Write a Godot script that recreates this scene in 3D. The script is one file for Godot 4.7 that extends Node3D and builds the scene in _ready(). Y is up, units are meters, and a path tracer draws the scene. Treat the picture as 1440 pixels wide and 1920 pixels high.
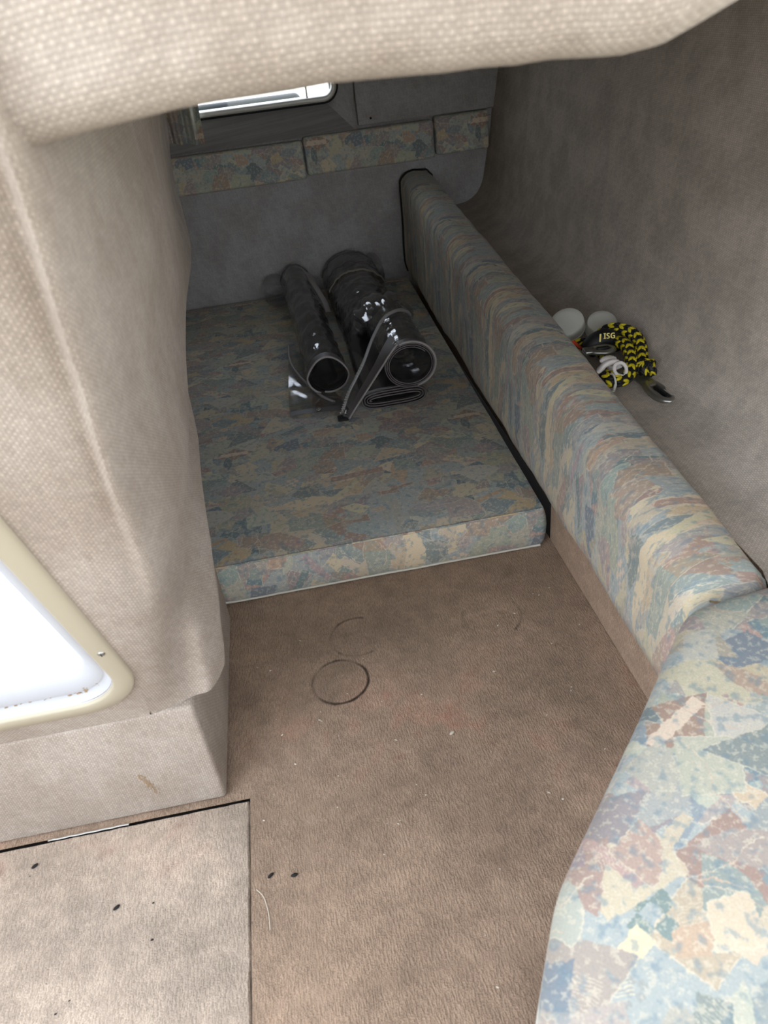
extends Node3D
# Boat berth seen from the cabin. Places are given as (right, up, depth); P() turns them into Godot's axes.

const UP := 0
var rng := RandomNumberGenerator.new()
var noise := FastNoiseLite.new()
var taken := {}
var M := {}

func P(x: float, y: float, d: float) -> Vector3:
	return Vector3(x, y, -d)

# ---------------------------------------------------------------- naming
func numbered(called: String) -> String:
	if not taken.has(called):
		taken[called] = 0
		return called
	taken[called] += 1
	return "%s_%03d" % [called, taken[called]]

func thing(called: String, label: String, category: String, at := Vector3.ZERO, group := "") -> Node3D:
	var o := Node3D.new()
	o.name = numbered(called)
	add_child(o, true)
	o.position = at
	tag(o, label, category, group)
	return o

func tag(o: Node3D, label: String, category: String, group := "", kind := "") -> void:
	if label: o.set_meta("label", label)
	if category: o.set_meta("category", category)
	if group: o.set_meta("group", group)
	if kind: o.set_meta("kind", kind)

func put(called: String, st: SurfaceTool, mat: Material, parent: Node3D = null, at := Vector3.ZERO) -> MeshInstance3D:
	st.generate_normals()
	st.index()
	var o := MeshInstance3D.new()
	o.mesh = st.commit()
	o.material_override = mat
	o.position = at
	if parent == null:
		o.name = numbered(called)
		add_child(o, true)
	else:
		var n := called
		var k := 0
		while parent.has_node(n):
			k += 1
			n = "%s_%03d" % [called, k]
		o.name = n
		parent.add_child(o, true)
	return o

func struct(called: String, st: SurfaceTool, mat: Material, label: String) -> MeshInstance3D:
	var o := put(called, st, mat)
	tag(o, label, "", "", "structure")
	return o

# ---------------------------------------------------------------- mesh helpers
func mb() -> SurfaceTool:
	var st := SurfaceTool.new()
	st.begin(Mesh.PRIMITIVE_TRIANGLES)
	st.set_smooth_group(0)
	return st

func vert(st: SurfaceTool, p: Vector3, uv: Vector2) -> void:
	st.set_uv(uv)
	st.set_uv2(uv)
	st.add_vertex(p)

func tri(st: SurfaceTool, a: Vector3, b: Vector3, c: Vector3, ua: Vector2, ub: Vector2, uc: Vector2, flip := false) -> void:
	if flip:
		vert(st, a, ua); vert(st, c, uc); vert(st, b, ub)
	else:
		vert(st, a, ua); vert(st, b, ub); vert(st, c, uc)

# rows of points joined into a smooth sheet; uv in metres along rows (u) and across rows (v)
func sheet(st: SurfaceTool, rows: Array, flip := false, anchor := 0, u0 = 0.0, v0 := 0.0, us := 1.0, vs := 1.0) -> void:
	var nr := rows.size()
	var nc: int = rows[0].size()
	var uvs := []
	var v := v0
	for i in nr:
		if i > 0:
			v += vs * (rows[i][anchor] - rows[i - 1][anchor]).length()
		var line := PackedVector2Array()
		line.resize(nc)
		var us0: float = u0[i] if u0 is Array else u0
		line[anchor] = Vector2(us0, v)
		var u := us0
		for j in range(anchor + 1, nc):
			u += us * (rows[i][j] - rows[i][j - 1]).length()
			line[j] = Vector2(u, v)
		u = us0
		for j in range(anchor - 1, -1, -1):
			u -= us * (rows[i][j] - rows[i][j + 1]).length()
			line[j] = Vector2(u, v)
		uvs.append(line)
	for i in nr - 1:
		for j in nc - 1:
			var a: Vector3 = rows[i][j]
			var b: Vector3 = rows[i][j + 1]
			var c: Vector3 = rows[i + 1][j + 1]
			var e: Vector3 = rows[i + 1][j]
			tri(st, a, b, c, uvs[i][j], uvs[i][j + 1], uvs[i + 1][j + 1], flip)
			tri(st, a, c, e, uvs[i][j], uvs[i + 1][j + 1], uvs[i + 1][j], flip)

func fan(st: SurfaceTool, pts: Array, flip := false, scale_uv := 1.0) -> void:
	var c := Vector3.ZERO
	for p in pts: c += p
	c /= pts.size()
	var n: Vector3 = ((pts[0] - c) as Vector3).cross(pts[pts.size() / 3] - c).abs()
	for i in pts.size():
		var a: Vector3 = pts[i]
		var b: Vector3 = pts[(i + 1) % pts.size()]
		tri(st, c, a, b, flat_uv(c, n) * scale_uv, flat_uv(a, n) * scale_uv, flat_uv(b, n) * scale_uv, flip)

func flat_uv(p: Vector3, n: Vector3) -> Vector2:
	if n.x >= n.y and n.x >= n.z: return Vector2(-p.z, p.y)
	if n.y >= n.z: return Vector2(p.x, p.z)
	return Vector2(p.x, p.y)

# box with rounded edges; uv in metres by face
func rbox(st: SurfaceTool, c: Vector3, size: Vector3, r: float, k := 3, bend = null) -> void:
	var h := size / 2.0
	r = minf(r, minf(h.x, minf(h.y, h.z)) * 0.999)
	for ax in 3:
		var ua := (ax + 1) % 3
		var va := (ax + 2) % 3
		var lu := cuts(h[ua], r, k, bend != null)
		var lv := cuts(h[va], r, k, bend != null)
		for side in [-1.0, 1.0]:
			var grid := []
			var uvg := []
			for vv in lv:
				var row := PackedVector3Array()
				var ur := PackedVector2Array()
				for uu in lu:
					var p := Vector3.ZERO
					p[ax] = side * h[ax]
					p[ua] = uu
					p[va] = vv
					var inner := p.clamp(-(h - Vector3.ONE * r), h - Vector3.ONE * r)
					var q := inner + (p - inner).normalized() * r + c
					var n := Vector3.ZERO
					n[ax] = 1.0
					ur.append(flat_uv(p + c, n))
					if bend != null: q = bend.call(q)
					row.append(q)
				grid.append(row)
				uvg.append(ur)
			for i in lv.size() - 1:
				for j in lu.size() - 1:
					tri(st, grid[i][j], grid[i][j + 1], grid[i + 1][j + 1], uvg[i][j], uvg[i][j + 1], uvg[i + 1][j + 1], side > 0)
					tri(st, grid[i][j], grid[i + 1][j + 1], grid[i + 1][j], uvg[i][j], uvg[i + 1][j + 1], uvg[i + 1][j], side > 0)

func cuts(h: float, r: float, k: int, fine := false) -> PackedFloat32Array:
	var l := PackedFloat32Array()
	for i in k + 1: l.append(-h + r * (1.0 - cos(PI / 2 * i / k)) if false else -h + r * float(i) / k)
	if fine:
		var n := clampi(int((2 * h - 2 * r) / 0.02), 1, 90)
		for i in range(1, n): l.append(-h + r + (2 * h - 2 * r) * i / n)
	for i in k + 1: l.append(h - r + r * float(i) / k)
	return l

func curve(pts: Array, per := 8) -> Array:       # Catmull-Rom through the points
	var out := []
	for i in pts.size() - 1:
		var a = pts[maxi(i - 1, 0)]
		var b = pts[i]
		var c = pts[i + 1]
		var d = pts[mini(i + 2, pts.size() - 1)]
		for k in per:
			var t := float(k) / per
			out.append(0.5 * (2.0 * b + (c - a) * t + (2.0 * a - 5.0 * b + 4.0 * c - d) * t * t + (3.0 * b - a - 3.0 * c + d) * t * t * t))
	out.append(pts[-1])
	return out

func tube(st: SurfaceTool, path: Array, r: float, sides := 8, closed := false, flat := 1.0, caps := true) -> void:
	var n := path.size()
	var rows := []
	var up := Vector3.UP
	for i in n:
		var a: Vector3 = path[(i - 1 + n) % n] if closed else path[maxi(i - 1, 0)]
		var b: Vector3 = path[(i + 1) % n] if closed else path[mini(i + 1, n - 1)]
		var t := (b - a).normalized()
		if i == 0 and absf(t.dot(up)) > 0.9: up = Vector3.RIGHT
		var s := t.cross(up).normalized()
		up = s.cross(t).normalized()
		var row := PackedVector3Array()
		for k in sides + 1:
			var an := TAU * (k % sides) / sides
			row.append(path[i] + s * cos(an) * r + up * sin(an) * r * flat)
		rows.append(row)
	if closed: rows.append(rows[0])
	sheet(st, rows, true)
	if caps and not closed:
		var f := []
		var l := []
		for k in sides:
			f.append(rows[0][k])
			l.append(rows[-1][k])
		fan(st, f, true)
		fan(st, l, false)

func lathe(st: SurfaceTool, prof: Array, tr: Transform3D, sides := 24) -> void:   # prof: Vector2(radius, height)
	var rows := []
	for p in prof:
		var row := PackedVector3Array()
		for k in sides + 1:
			var an := TAU * (k % sides) / sides
			row.append(tr * Vector3(cos(an) * p.x, p.y, sin(an) * p.x))
		rows.append(row)
	sheet(st, rows, false)

func blob(st: SurfaceTool, c: Vector3, ax: Vector3, bx: Vector3, cx: Vector3, nu := 8, nv := 5) -> void:
	var rows := []
	for i in nv + 1:
		var th := PI * i / nv
		var row := PackedVector3Array()
		for k in nu + 1:
			var an := TAU * (k % nu) / nu
			row.append(c + ax * cos(th) + (bx * cos(an) + cx * sin(an)) * sin(th))
		rows.append(row)
	sheet(st, rows, false)

# ---------------------------------------------------------------- textures
func tex(im: Image) -> ImageTexture:
	return ImageTexture.create_from_image(im)

func noise_bytes(n: int, freq: float, oct := 3, seed_ := 1, kind := FastNoiseLite.TYPE_SIMPLEX_SMOOTH) -> PackedByteArray:
	var f := FastNoiseLite.new()
	f.noise_type = kind
	f.seed = seed_
	f.frequency = freq
	f.fractal_octaves = oct
	f.fractal_type = FastNoiseLite.FRACTAL_FBM if oct > 1 else FastNoiseLite.FRACTAL_NONE
	var im := f.get_seamless_image(n, n, false, false, 0.12, true)
	im.convert(Image.FORMAT_L8)
	return im.get_data()

func weave_images() -> Array:                       # basket weave, 16 x 16 threads
	var n := 256
	var cells := 16
	var h := PackedByteArray()
	var c := PackedByteArray()
	h.resize(n * n)
	c.resize(n * n)
	var jit := PackedFloat32Array()
	for i in cells * cells: jit.append(rng.randf())
	var nz := noise_bytes(n, 0.06, 2, 7)
	for y in n:
		for x in n:
			var fx := x * cells / float(n)
			var fy := y * cells / float(n)
			var ix := int(fx)
			var iy := int(fy)
			var dx := fx - ix - 0.5
			var dy := fy - iy - 0.5
			var over := (ix + iy) % 2 == 0
			var v: float
			if over: v = (1.0 - 3.0 * dx * dx) * (1.0 - 2.6 * dy * dy)
			else: v = 0.46 * (1.0 - 3.2 * dx * dx) * (1.0 - 1.4 * dy * dy)
			v *= 0.82 + 0.28 * jit[iy * cells + ix]
			v = clampf(v + (nz[y * n + x] - 128) / 128.0 * 0.15, 0, 1)
			h[y * n + x] = int(v * 255)
			c[y * n + x] = int(clampf(0.82 + 0.18 * v + (jit[iy * cells + ix] - 0.5) * 0.06, 0, 1) * 255)
	return [tex(Image.create_from_data(n, n, false, Image.FORMAT_L8, h)), tex(Image.create_from_data(n, n, false, Image.FORMAT_L8, c))]

func carpet_images() -> Array:
	var n := 512
	var fine := noise_bytes(n, 0.22, 2, 3)
	var rib := FastNoiseLite.new()
	rib.seed = 5
	rib.frequency = 0.075
	rib.fractal_octaves = 2
	var im := rib.get_seamless_image(n * 2, n / 2, false, false, 0.12, true)
	im.convert(Image.FORMAT_L8)
	im.resize(n, n, Image.INTERPOLATE_CUBIC)      # stretched along the depth of the boat
	var rb := im.get_data()
	var big := noise_bytes(n, 0.012, 3, 9)
	var h := PackedByteArray()
	var c := PackedByteArray()
	h.resize(n * n)
	c.resize(n * n * 3)
	for i in n * n:
		var v := clampf(0.5 + (rb[i] - 128) / 128.0 * 0.55 + (fine[i] - 128) / 128.0 * 0.35, 0, 1)
		h[i] = int(v * 255)
		var l := 0.76 + 0.17 * v + (fine[i] - 128) / 128.0 * 0.09 + (big[i] - 128) / 128.0 * 0.05
		c[i * 3] = int(clampf(l, 0, 1) * 255)
		c[i * 3 + 1] = int(clampf(l * 0.995, 0, 1) * 255)
		c[i * 3 + 2] = int(clampf(l * 0.985, 0, 1) * 255)
	return [tex(Image.create_from_data(n, n, false, Image.FORMAT_L8, h)), tex(Image.create_from_data(n, n, false, Image.FORMAT_RGB8, c))]

# wear and stains of the cabin carpet: one metre eighty square, x from -1.1, depth from -0.5
func stain_image() -> ImageTexture:
	var n := 1024
	var a := noise_bytes(n, 0.006, 4, 21)
	var b := noise_bytes(n, 0.03, 3, 22)
	var data := PackedByteArray()
	data.resize(n * n * 3)
	var rings := [[-0.035, 0.934, 0.052, 1.0, 0.0, TAU], [0.011, 1.042, 0.053, 0.6, 1.2, 5.2], [0.281, 1.028, 0.058, 0.45, -1.0, 0.5], [0.281, 1.028, 0.058, 0.22, 2.6, 5.0]]
	for y in n:
		var d := -0.5 + 1.8 * (y + 0.5) / n
		for x in n:
			var px := -1.1 + 1.8 * (x + 0.5) / n
			var i := y * n + x
			var va := (a[i] - 128) / 128.0
			var vb := (b[i] - 128) / 128.0
			var l := 0.93 + 0.10 * va + 0.05 * vb
			var grime := 0.0
			var red := 0.0
			if d > 0.6:
				grime = maxf(0.0, vb - 0.3) * 0.2
				red = maxf(0.0, va + vb * 0.6 - 0.15) * 0.22 * clampf(1.0 - absf(d - 0.78) * 5.0, 0, 1)
			for r in rings:
				var dx: float = px - r[0]
				var dd: float = d - r[1]
				var q := sqrt(dx * dx + dd * dd)
				var off := absf(q - r[2] - vb * 0.002)
				if off < 0.0042:
					var an := fposmod(atan2(dd, dx) - r[4], TAU)
					if an <= r[5] - r[4]:
						grime += r[3] * (1.0 - off / 0.0042) * clampf(0.45 + 0.25 * sin(an * 1.0 + 2.2) + vb * 0.5, 0.06, 0.8)
				elif q < r[2] * 0.9 and r[3] > 0.9:
					grime += 0.05
			l *= 1.0 - clampf(grime, 0, 0.72)
			data[i * 3] = int(clampf(l * (1.0 + red * 0.15), 0, 1) * 255)
			data[i * 3 + 1] = int(clampf(l * (1.0 - red * 0.45), 0, 1) * 255)
			data[i * 3 + 2] = int(clampf(l * (1.0 - red * 0.5), 0, 1) * 255)
	return tex(Image.create_from_data(n, n, false, Image.FORMAT_RGB8, data))

func grime_image(seed_: int, depth: float, tint: Color) -> ImageTexture:
	var n := 512
	var a := noise_bytes(n, 0.010, 4, seed_)
	var b := noise_bytes(n, 0.05, 3, seed_ + 1)
	var data := PackedByteArray()
	data.resize(n * n * 3)
	for i in n * n:
		var l := 1.0 - depth * clampf(0.5 + (a[i] - 128) / 128.0 * 0.9 + (b[i] - 128) / 128.0 * 0.35, 0, 1)
		data[i * 3] = int(clampf(1.0 - (1.0 - l) * tint.r, 0, 1) * 255)
		data[i * 3 + 1] = int(clampf(1.0 - (1.0 - l) * tint.g, 0, 1) * 255)
		data[i * 3 + 2] = int(clampf(1.0 - (1.0 - l) * tint.b, 0, 1) * 255)
	return tex(Image.create_from_data(n, n, false, Image.FORMAT_RGB8, data))

# printed upholstery: overlapping shards, fans, leaves and chequers, sponged and veined
var fab := PackedByteArray()
var fabn := 1024
func fill_poly(pts: PackedVector2Array, col: Color) -> void:
	var lo := INF
	var hi := -INF
	for p in pts:
		lo = minf(lo, p.y)
		hi = maxf(hi, p.y)
	var r := int(col.r * 255)
	var g := int(col.g * 255)
	var b := int(col.b * 255)
	var cnt := pts.size()
	for y in range(int(ceil(lo)), int(floor(hi)) + 1):
		var xa := INF
		var xb := -INF
		for k in cnt:
			var p := pts[k]
			var q := pts[(k + 1) % cnt]
			if (p.y <= y) != (q.y <= y):
				var x := p.x + (q.x - p.x) * (y - p.y) / (q.y - p.y)
				xa = minf(xa, x)
				xb = maxf(xb, x)
		if xa > xb: continue
		var yy := posmod(y, fabn) * fabn
		for x in range(int(ceil(xa)), int(floor(xb)) + 1):
			var i := (yy + posmod(x, fabn)) * 3
			fab[i] = r
			fab[i + 1] = g
			fab[i + 2] = b

func stroke(a: Vector2, b: Vector2, w: float, col: Color) -> void:
	var s := (b - a).orthogonal().normalized() * w * 0.5
	fill_poly(PackedVector2Array([a + s, b + s, b - s, a - s]), col)

func upholstery_image() -> ImageTexture:
	var n := fabn
	fab.resize(n * n * 3)
	var pal := [Color(0.79, 0.755, 0.675), Color(0.78, 0.745, 0.66), Color(0.74, 0.72, 0.66), Color(0.69, 0.71, 0.68), Color(0.66, 0.69, 0.68), Color(0.68, 0.70, 0.68), Color(0.58, 0.635, 0.65), Color(0.60, 0.65, 0.67), Color(0.50, 0.57, 0.60), Color(0.52, 0.58, 0.61), Color(0.42, 0.50, 0.55), Color(0.63, 0.605, 0.62), Color(0.61, 0.59, 0.61), Color(0.66, 0.585, 0.555), Color(0.64, 0.55, 0.53), Color(0.73, 0.655, 0.57), Color(0.655, 0.645, 0.61)]
	var cream := Color(0.81, 0.775, 0.69)
	for k in pal.size(): pal[k] = (pal[k] as Color).lerp(Color(0.72, 0.70, 0.65), 0.18) * Color(1.05, 1.02, 0.965)
	fill_poly(PackedVector2Array([Vector2(0, 0), Vector2(n - 1, 0), Vector2(n - 1, n - 1), Vector2(0, n - 1)]), Color(0.66, 0.68, 0.66))
	var r := RandomNumberGenerator.new()
	r.seed = 4242
	for s in 300:
		var c := Vector2(r.randf() * n, r.randf() * n)
		var size := r.randf_range(40, 120) * (1.35 if s < 90 else 0.9)
		var ang: float = [0.0, 0.0, PI / 2, 0.5, -0.6, PI / 4][r.randi() % 6] + r.randf_range(-0.12, 0.12)
		var col: Color = pal[r.randi() % pal.size()]
		col = col.lerp(Color(r.randf(), r.randf(), r.randf()), 0.03) * r.randf_range(0.93, 1.04)
		var pts := PackedVector2Array()
		match r.randi() % 8:
			0, 1, 2:                                   # shard with four corners
				for k in 4:
					var a := ang + k * PI / 2 + PI / 4
					pts.append(c + Vector2.from_angle(a + r.randf_range(-0.25, 0.25)) * size * r.randf_range(0.6, 1.0) * (Vector2(1.0, 0.75)))
			3:                                         # triangle
				for k in 3: pts.append(c + Vector2.from_angle(ang + k * TAU / 3 + r.randf_range(-0.3, 0.3)) * size)
			4:                                         # fan
				pts.append(c)
				for k in 9: pts.append(c + Vector2.from_angle(ang + k * PI / 16) * size * 1.25)
			5:                                         # leaf
				for k in 9: pts.append(c + Vector2(-1 + k / 4.0, -0.34 * sin(k * PI / 8)).rotated(ang) * size)
				for k in range(7, 0, -1): pts.append(c + Vector2(-1 + k / 4.0, 0.34 * sin(k * PI / 8)).rotated(ang) * size)
			6:                                         # band
				pts = PackedVector2Array([c + Vector2(-1, -0.16).rotated(ang) * size, c + Vector2(1, -0.2).rotated(ang) * size, c + Vector2(1, 0.15).rotated(ang) * size, c + Vector2(-1, 0.2).rotated(ang) * size])
			7:                                         # a few chequers
				var u := size * 0.19
				var a2 := ang + PI / 4
				for i in 4:
					for j in 3:
						if (i + j) % 2: continue
						var o := Vector2(i - 2, j - 1.5) * u
						fill_poly(PackedVector2Array([c + o.rotated(a2), c + (o + Vector2(u, 0)).rotated(a2), c + (o + Vector2(u, u)).rotated(a2), c + (o + Vector2(0, u)).rotated(a2)]), col if col.v < 0.6 or true else cream)
				continue
		fill_poly(pts, col)
		if pts.size() < 9 and r.randf() < 0.25:            # fine hatching inside the shard
			var hd := Vector2.from_angle(ang + 0.6)
			for hk in range(-4, 5):
				var o2 := c + hd.orthogonal() * hk * 5.0
				stroke(o2 - hd * size * 0.35, o2 + hd * size * 0.35, 1.3, cream.lerp(col, 0.35))
		if r.randf() < 0.42:
			var k0 := r.randi() % pts.size()
			for k in mini(pts.size() - 1, 6):
				stroke(pts[(k0 + k) % pts.size()], pts[(k0 + k + 1) % pts.size()], 2.4, cream.lerp(col, 0.2))
	for s in 60:                                       # veins
		var p := Vector2(r.randf() * n, r.randf() * n)
		var a := r.randf() * TAU
		for k in r.randi_range(3, 7):
			var q := p + Vector2.from_angle(a) * r.randf_range(12, 34)
			stroke(p, q, r.randf_range(1.6, 3.0), cream.lerp(Color(0.72, 0.58, 0.5), r.randf() * 0.6))
			p = q
			a += r.randf_range(-0.5, 0.5)
	var n1 := noise_bytes(n, 0.055, 4, 31)
	var n2 := noise_bytes(n, 0.03, 5, 32)
	var n3 := noise_bytes(n, 0.2, 2, 33)
	var dark := Color(0.45, 0.53, 0.57)
	# ragged, brushed edges: every pixel is taken a little to the side
	var wx := noise_bytes(n, 0.05, 4, 34)
	var wy := noise_bytes(n, 0.05, 4, 35)
	var src := fab.duplicate()
	for y in n:
		for x in n:
			var i0 := y * n + x
			var sx := posmod(x + (wx[i0] - 128) / 26, n)
			var sy := posmod(y + (wy[i0] - 128) / 26, n)
			var j0 := (sy * n + sx) * 3
			fab[i0 * 3] = src[j0]
			fab[i0 * 3 + 1] = src[j0 + 1]
			fab[i0 * 3 + 2] = src[j0 + 2]
	for i in n * n:
		var v1 := (n1[i] - 128) / 128.0
		var v2 := (n2[i] - 128) / 128.0
		var v3 := (n3[i] - 128) / 128.0
		var k := clampf((v1 + v3 * 0.35 - 0.16) * 4.0, 0, 1) * 0.5
		var kd := clampf((v2 + v3 * 0.3 - 0.22) * 4.0, 0, 1) * 0.45
		var j := i * 3
		var tw := 1.0 + 0.05 * v3
		fab[j] = int(clampf(lerpf(lerpf(fab[j], cream.r * 255, k), dark.r * 255, kd) * tw, 0, 255))
		fab[j + 1] = int(clampf(lerpf(lerpf(fab[j + 1], cream.g * 255, k), dark.g * 255, kd) * tw, 0, 255))
		fab[j + 2] = int(clampf(lerpf(lerpf(fab[j + 2], cream.b * 255, k), dark.b * 255, kd) * tw, 0, 255))
	return tex(Image.create_from_data(n, n, false, Image.FORMAT_RGB8, fab))

func twill_image() -> ImageTexture:
	var n := 64
	var h := PackedByteArray()
	h.resize(n * n)
	for y in n:
		for x in n:
			h[y * n + x] = int(127 + 90 * sin((x + y) * TAU / 8.0) + 30 * sin(y * TAU / 4.0))
	return tex(Image.create_from_data(n, n, false, Image.FORMAT_L8, h))

# ---------------------------------------------------------------- materials
func plain(col: Color, rough := 0.6, metal := 0.0) -> StandardMaterial3D:
	var m := StandardMaterial3D.new()
	m.albedo_color = col
	m.roughness = rough
	m.metallic = metal
	m.cull_mode = BaseMaterial3D.CULL_DISABLED
	return m

func liner(col: Color, wv: Array, grime: Texture2D, gscale: float) -> StandardMaterial3D:
	var m := plain(col, 0.95)
	m.metallic_specular = 0.25
	m.albedo_texture = wv[1]
	m.heightmap_enabled = true
	m.heightmap_texture = wv[0]
	m.heightmap_scale = 0.06
	m.uv1_scale = Vector3.ONE / 0.052
	m.detail_enabled = true
	m.detail_blend_mode = BaseMaterial3D.BLEND_MODE_MUL
	m.detail_albedo = grime
	m.detail_uv_layer = BaseMaterial3D.DETAIL_UV_2
	m.uv2_scale = Vector3.ONE / gscale
	m.rim_enabled = true
	m.rim = 0.25
	m.rim_tint = 0.6
	return m

func make_materials() -> void:
	var wv := weave_images()
	var cp := carpet_images()
	var grime := grime_image(51, 0.085, Color(0.85, 1.0, 1.15))
	M.liner = liner(Color(0.715, 0.665, 0.61), wv, grime, 0.9)
	M.liner_grey = liner(Color(0.80, 0.755, 0.70), wv, grime_image(61, 0.10, Color(1, 1, 1)), 0.7)
	M.liner_far = liner(Color(0.74, 0.73, 0.72), wv, grime, 0.8)
	var c := plain(Color(0.775, 0.668, 0.575), 0.97)
	c.metallic_specular = 0.2
	c.albedo_texture = cp[1]
	c.heightmap_enabled = true
	c.heightmap_texture = cp[0]
	c.heightmap_scale = 0.11
	c.uv1_scale = Vector3(1 / 0.27, 1 / 0.27, 1)
	c.rim_enabled = true
	c.rim = 0.3
	c.rim_tint = 0.7
	M.carpet_plain = c
	var c2: StandardMaterial3D = c.duplicate()
	c2.detail_enabled = true
	c2.detail_blend_mode = BaseMaterial3D.BLEND_MODE_MUL
	c2.detail_albedo = stain_image()
	c2.detail_uv_layer = BaseMaterial3D.DETAIL_UV_2
	c2.uv2_scale = Vector3(1 / 1.8, 1 / 1.8, 1)
	c2.uv2_offset = Vector3(1.1 / 1.8, 0.5 / 1.8, 0)
	M.carpet = c2
	var c3: StandardMaterial3D = c2.duplicate()
	c3.albedo_color = Color(0.84, 0.765, 0.69)
	M.carpet_hatch = c3
	var f := plain(Color(1, 1, 1), 0.88)
	f.metallic_specular = 0.3
	f.albedo_texture = upholstery_image()
	f.uv1_scale = Vector3.ONE / 0.62
	f.rim_enabled = true
	f.rim = 0.2
	f.rim_tint = 0.5
	M.fabric = f
	M.piping = plain(Color(0.80, 0.79, 0.74), 0.6)
	M.gelcoat = plain(Color(0.97, 0.97, 0.965), 0.35)
	M.frame = plain(Color(0.665, 0.63, 0.545), 0.5)
	M.white_plastic = plain(Color(0.70, 0.705, 0.715), 0.45)
	M.steel = plain(Color(0.62, 0.62, 0.60), 0.32, 0.9)
	M.dark_steel = plain(Color(0.12, 0.13, 0.14), 0.4, 0.5)
	M.alu = plain(Color(0.78, 0.77, 0.74), 0.45, 0.2)
	M.rubber = plain(Color(0.04, 0.04, 0.045), 0.7)
	var g := plain(Color(0.75, 0.9, 0.85, 0.12), 0.02)
	g.transparency = BaseMaterial3D.TRANSPARENCY_ALPHA
	M.glass = g
	var g2 := plain(Color(0.55, 0.72, 0.70, 0.12), 0.02)
	g2.transparency = BaseMaterial3D.TRANSPARENCY_ALPHA
	M.tinted = g2
	var v := plain(Color(0.26, 0.25, 0.26, 0.36), 0.06)
	v.transparency = BaseMaterial3D.TRANSPARENCY_ALPHA
	v.metallic_specular = 0.7
	M.vinyl = v
	M.hem = plain(Color(0.36, 0.34, 0.34), 0.45)
	M.hem_pale = plain(Color(0.58, 0.56, 0.55), 0.5)
	M.zip = plain(Color(0.62, 0.62, 0.62), 0.5)
	M.yellow = plain(Color(0.80, 0.74, 0.10), 0.6)
	M.black = plain(Color(0.035, 0.035, 0.045), 0.6)
	M.foam = plain(Color(0.80, 0.80, 0.76), 0.55)
	M.webbing = plain(Color(0.82, 0.80, 0.78), 0.85)
	M.orange = plain(Color(0.75, 0.25, 0.12), 0.6)
	M.label = plain(Color(0.90, 0.84, 0.50), 0.6)
	M.crumb_dark = plain(Color(0.10, 0.085, 0.08), 0.9)
	M.crumb_pale = plain(Color(0.80, 0.77, 0.70), 0.8)
	M.stain = plain(Color(0.58, 0.485, 0.37), 0.95)
	M.rust = plain(Color(0.66, 0.53, 0.36), 0.95)
	M.subfloor = plain(Color(0.16, 0.13, 0.11), 0.95)

# ---------------------------------------------------------------- shape of the place
func front_d(y: float) -> float:            # the fabric bulkhead leans towards the cabin as it rises
	return 0.45 + (0.96 - minf(y, 0.96)) * 0.385
func corner_x(y: float) -> float:
	return -0.117 - (0.96 - minf(y, 0.96)) * 0.166
const SIDE := [[0.19, -0.244, 0.766], [0.215, -0.215, 0.785], [0.235, -0.197, 0.80], [0.345, -0.175, 0.85], [0.384, -0.178, 0.92], [0.454, -0.205, 1.15], [0.484, -0.230, 1.35], [0.55, -0.216, 1.56], [0.616, -0.205, 1.75], [0.71, -0.225, 1.95], [0.846, -0.227, 2.10], [1.06, -0.215, 2.12]]
func side_end(y: float) -> Vector2:
	for i in SIDE.size() - 1:
		if y <= SIDE[i + 1][0]:
			var t: float = clampf((y - SIDE[i][0]) / (SIDE[i + 1][0] - SIDE[i][0]), 0, 1)
			return Vector2(lerpf(SIDE[i][1], SIDE[i + 1][1], t), lerpf(SIDE[i][2], SIDE[i + 1][2], t))
	return Vector2(SIDE[-1][1], SIDE[-1][2])
func shelf_y(d: float) -> float:
	return 0.305 + 0.0195 * (d - 0.7)
func hull_x(y: float, d: float) -> float:
	return 0.815 - 0.04 * (2.98 - d) + 0.174 * (y - 0.36)
func beam_y(x: float) -> float:
	var pts := [[-1.3, 0.955], [-0.2, 0.952], [-0.139, 0.955], [-0.108, 0.962], [-0.048, 0.968], [0.042, 0.971], [0.137, 0.969], [0.2, 0.966], [0.217, 0.966], [0.239, 0.968], [0.257, 0.973], [0.283, 0.985], [0.31, 1.01], [0.34, 1.07], [0.37, 1.15], [0.45, 1.2], [1.4, 1.2]]
	for i in pts.size() - 1:
		if x <= pts[i + 1][0]:
			return lerpf(pts[i][1], pts[i + 1][1], clampf((x - pts[i][0]) / (pts[i + 1][0] - pts[i][0]), 0, 1))
	return 1.2

func _ready() -> void:
	rng.seed = 77
	noise.seed = 5
	noise.frequency = 1.0
	camera_and_light()
	make_materials()
	build_floor()
	build_bulkhead()
	build_hull_and_back()
	build_cabin()
	build_window_front()
	build_window_rear()
	build_locker()
	build_mattress()
	build_bolster()
	build_wall_pads()
	build_seat_cushion()
	build_curtain()
	build_roll_slim()
	build_roll_wide()
	build_rope()
	build_floats()
	build_crumbs()

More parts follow.
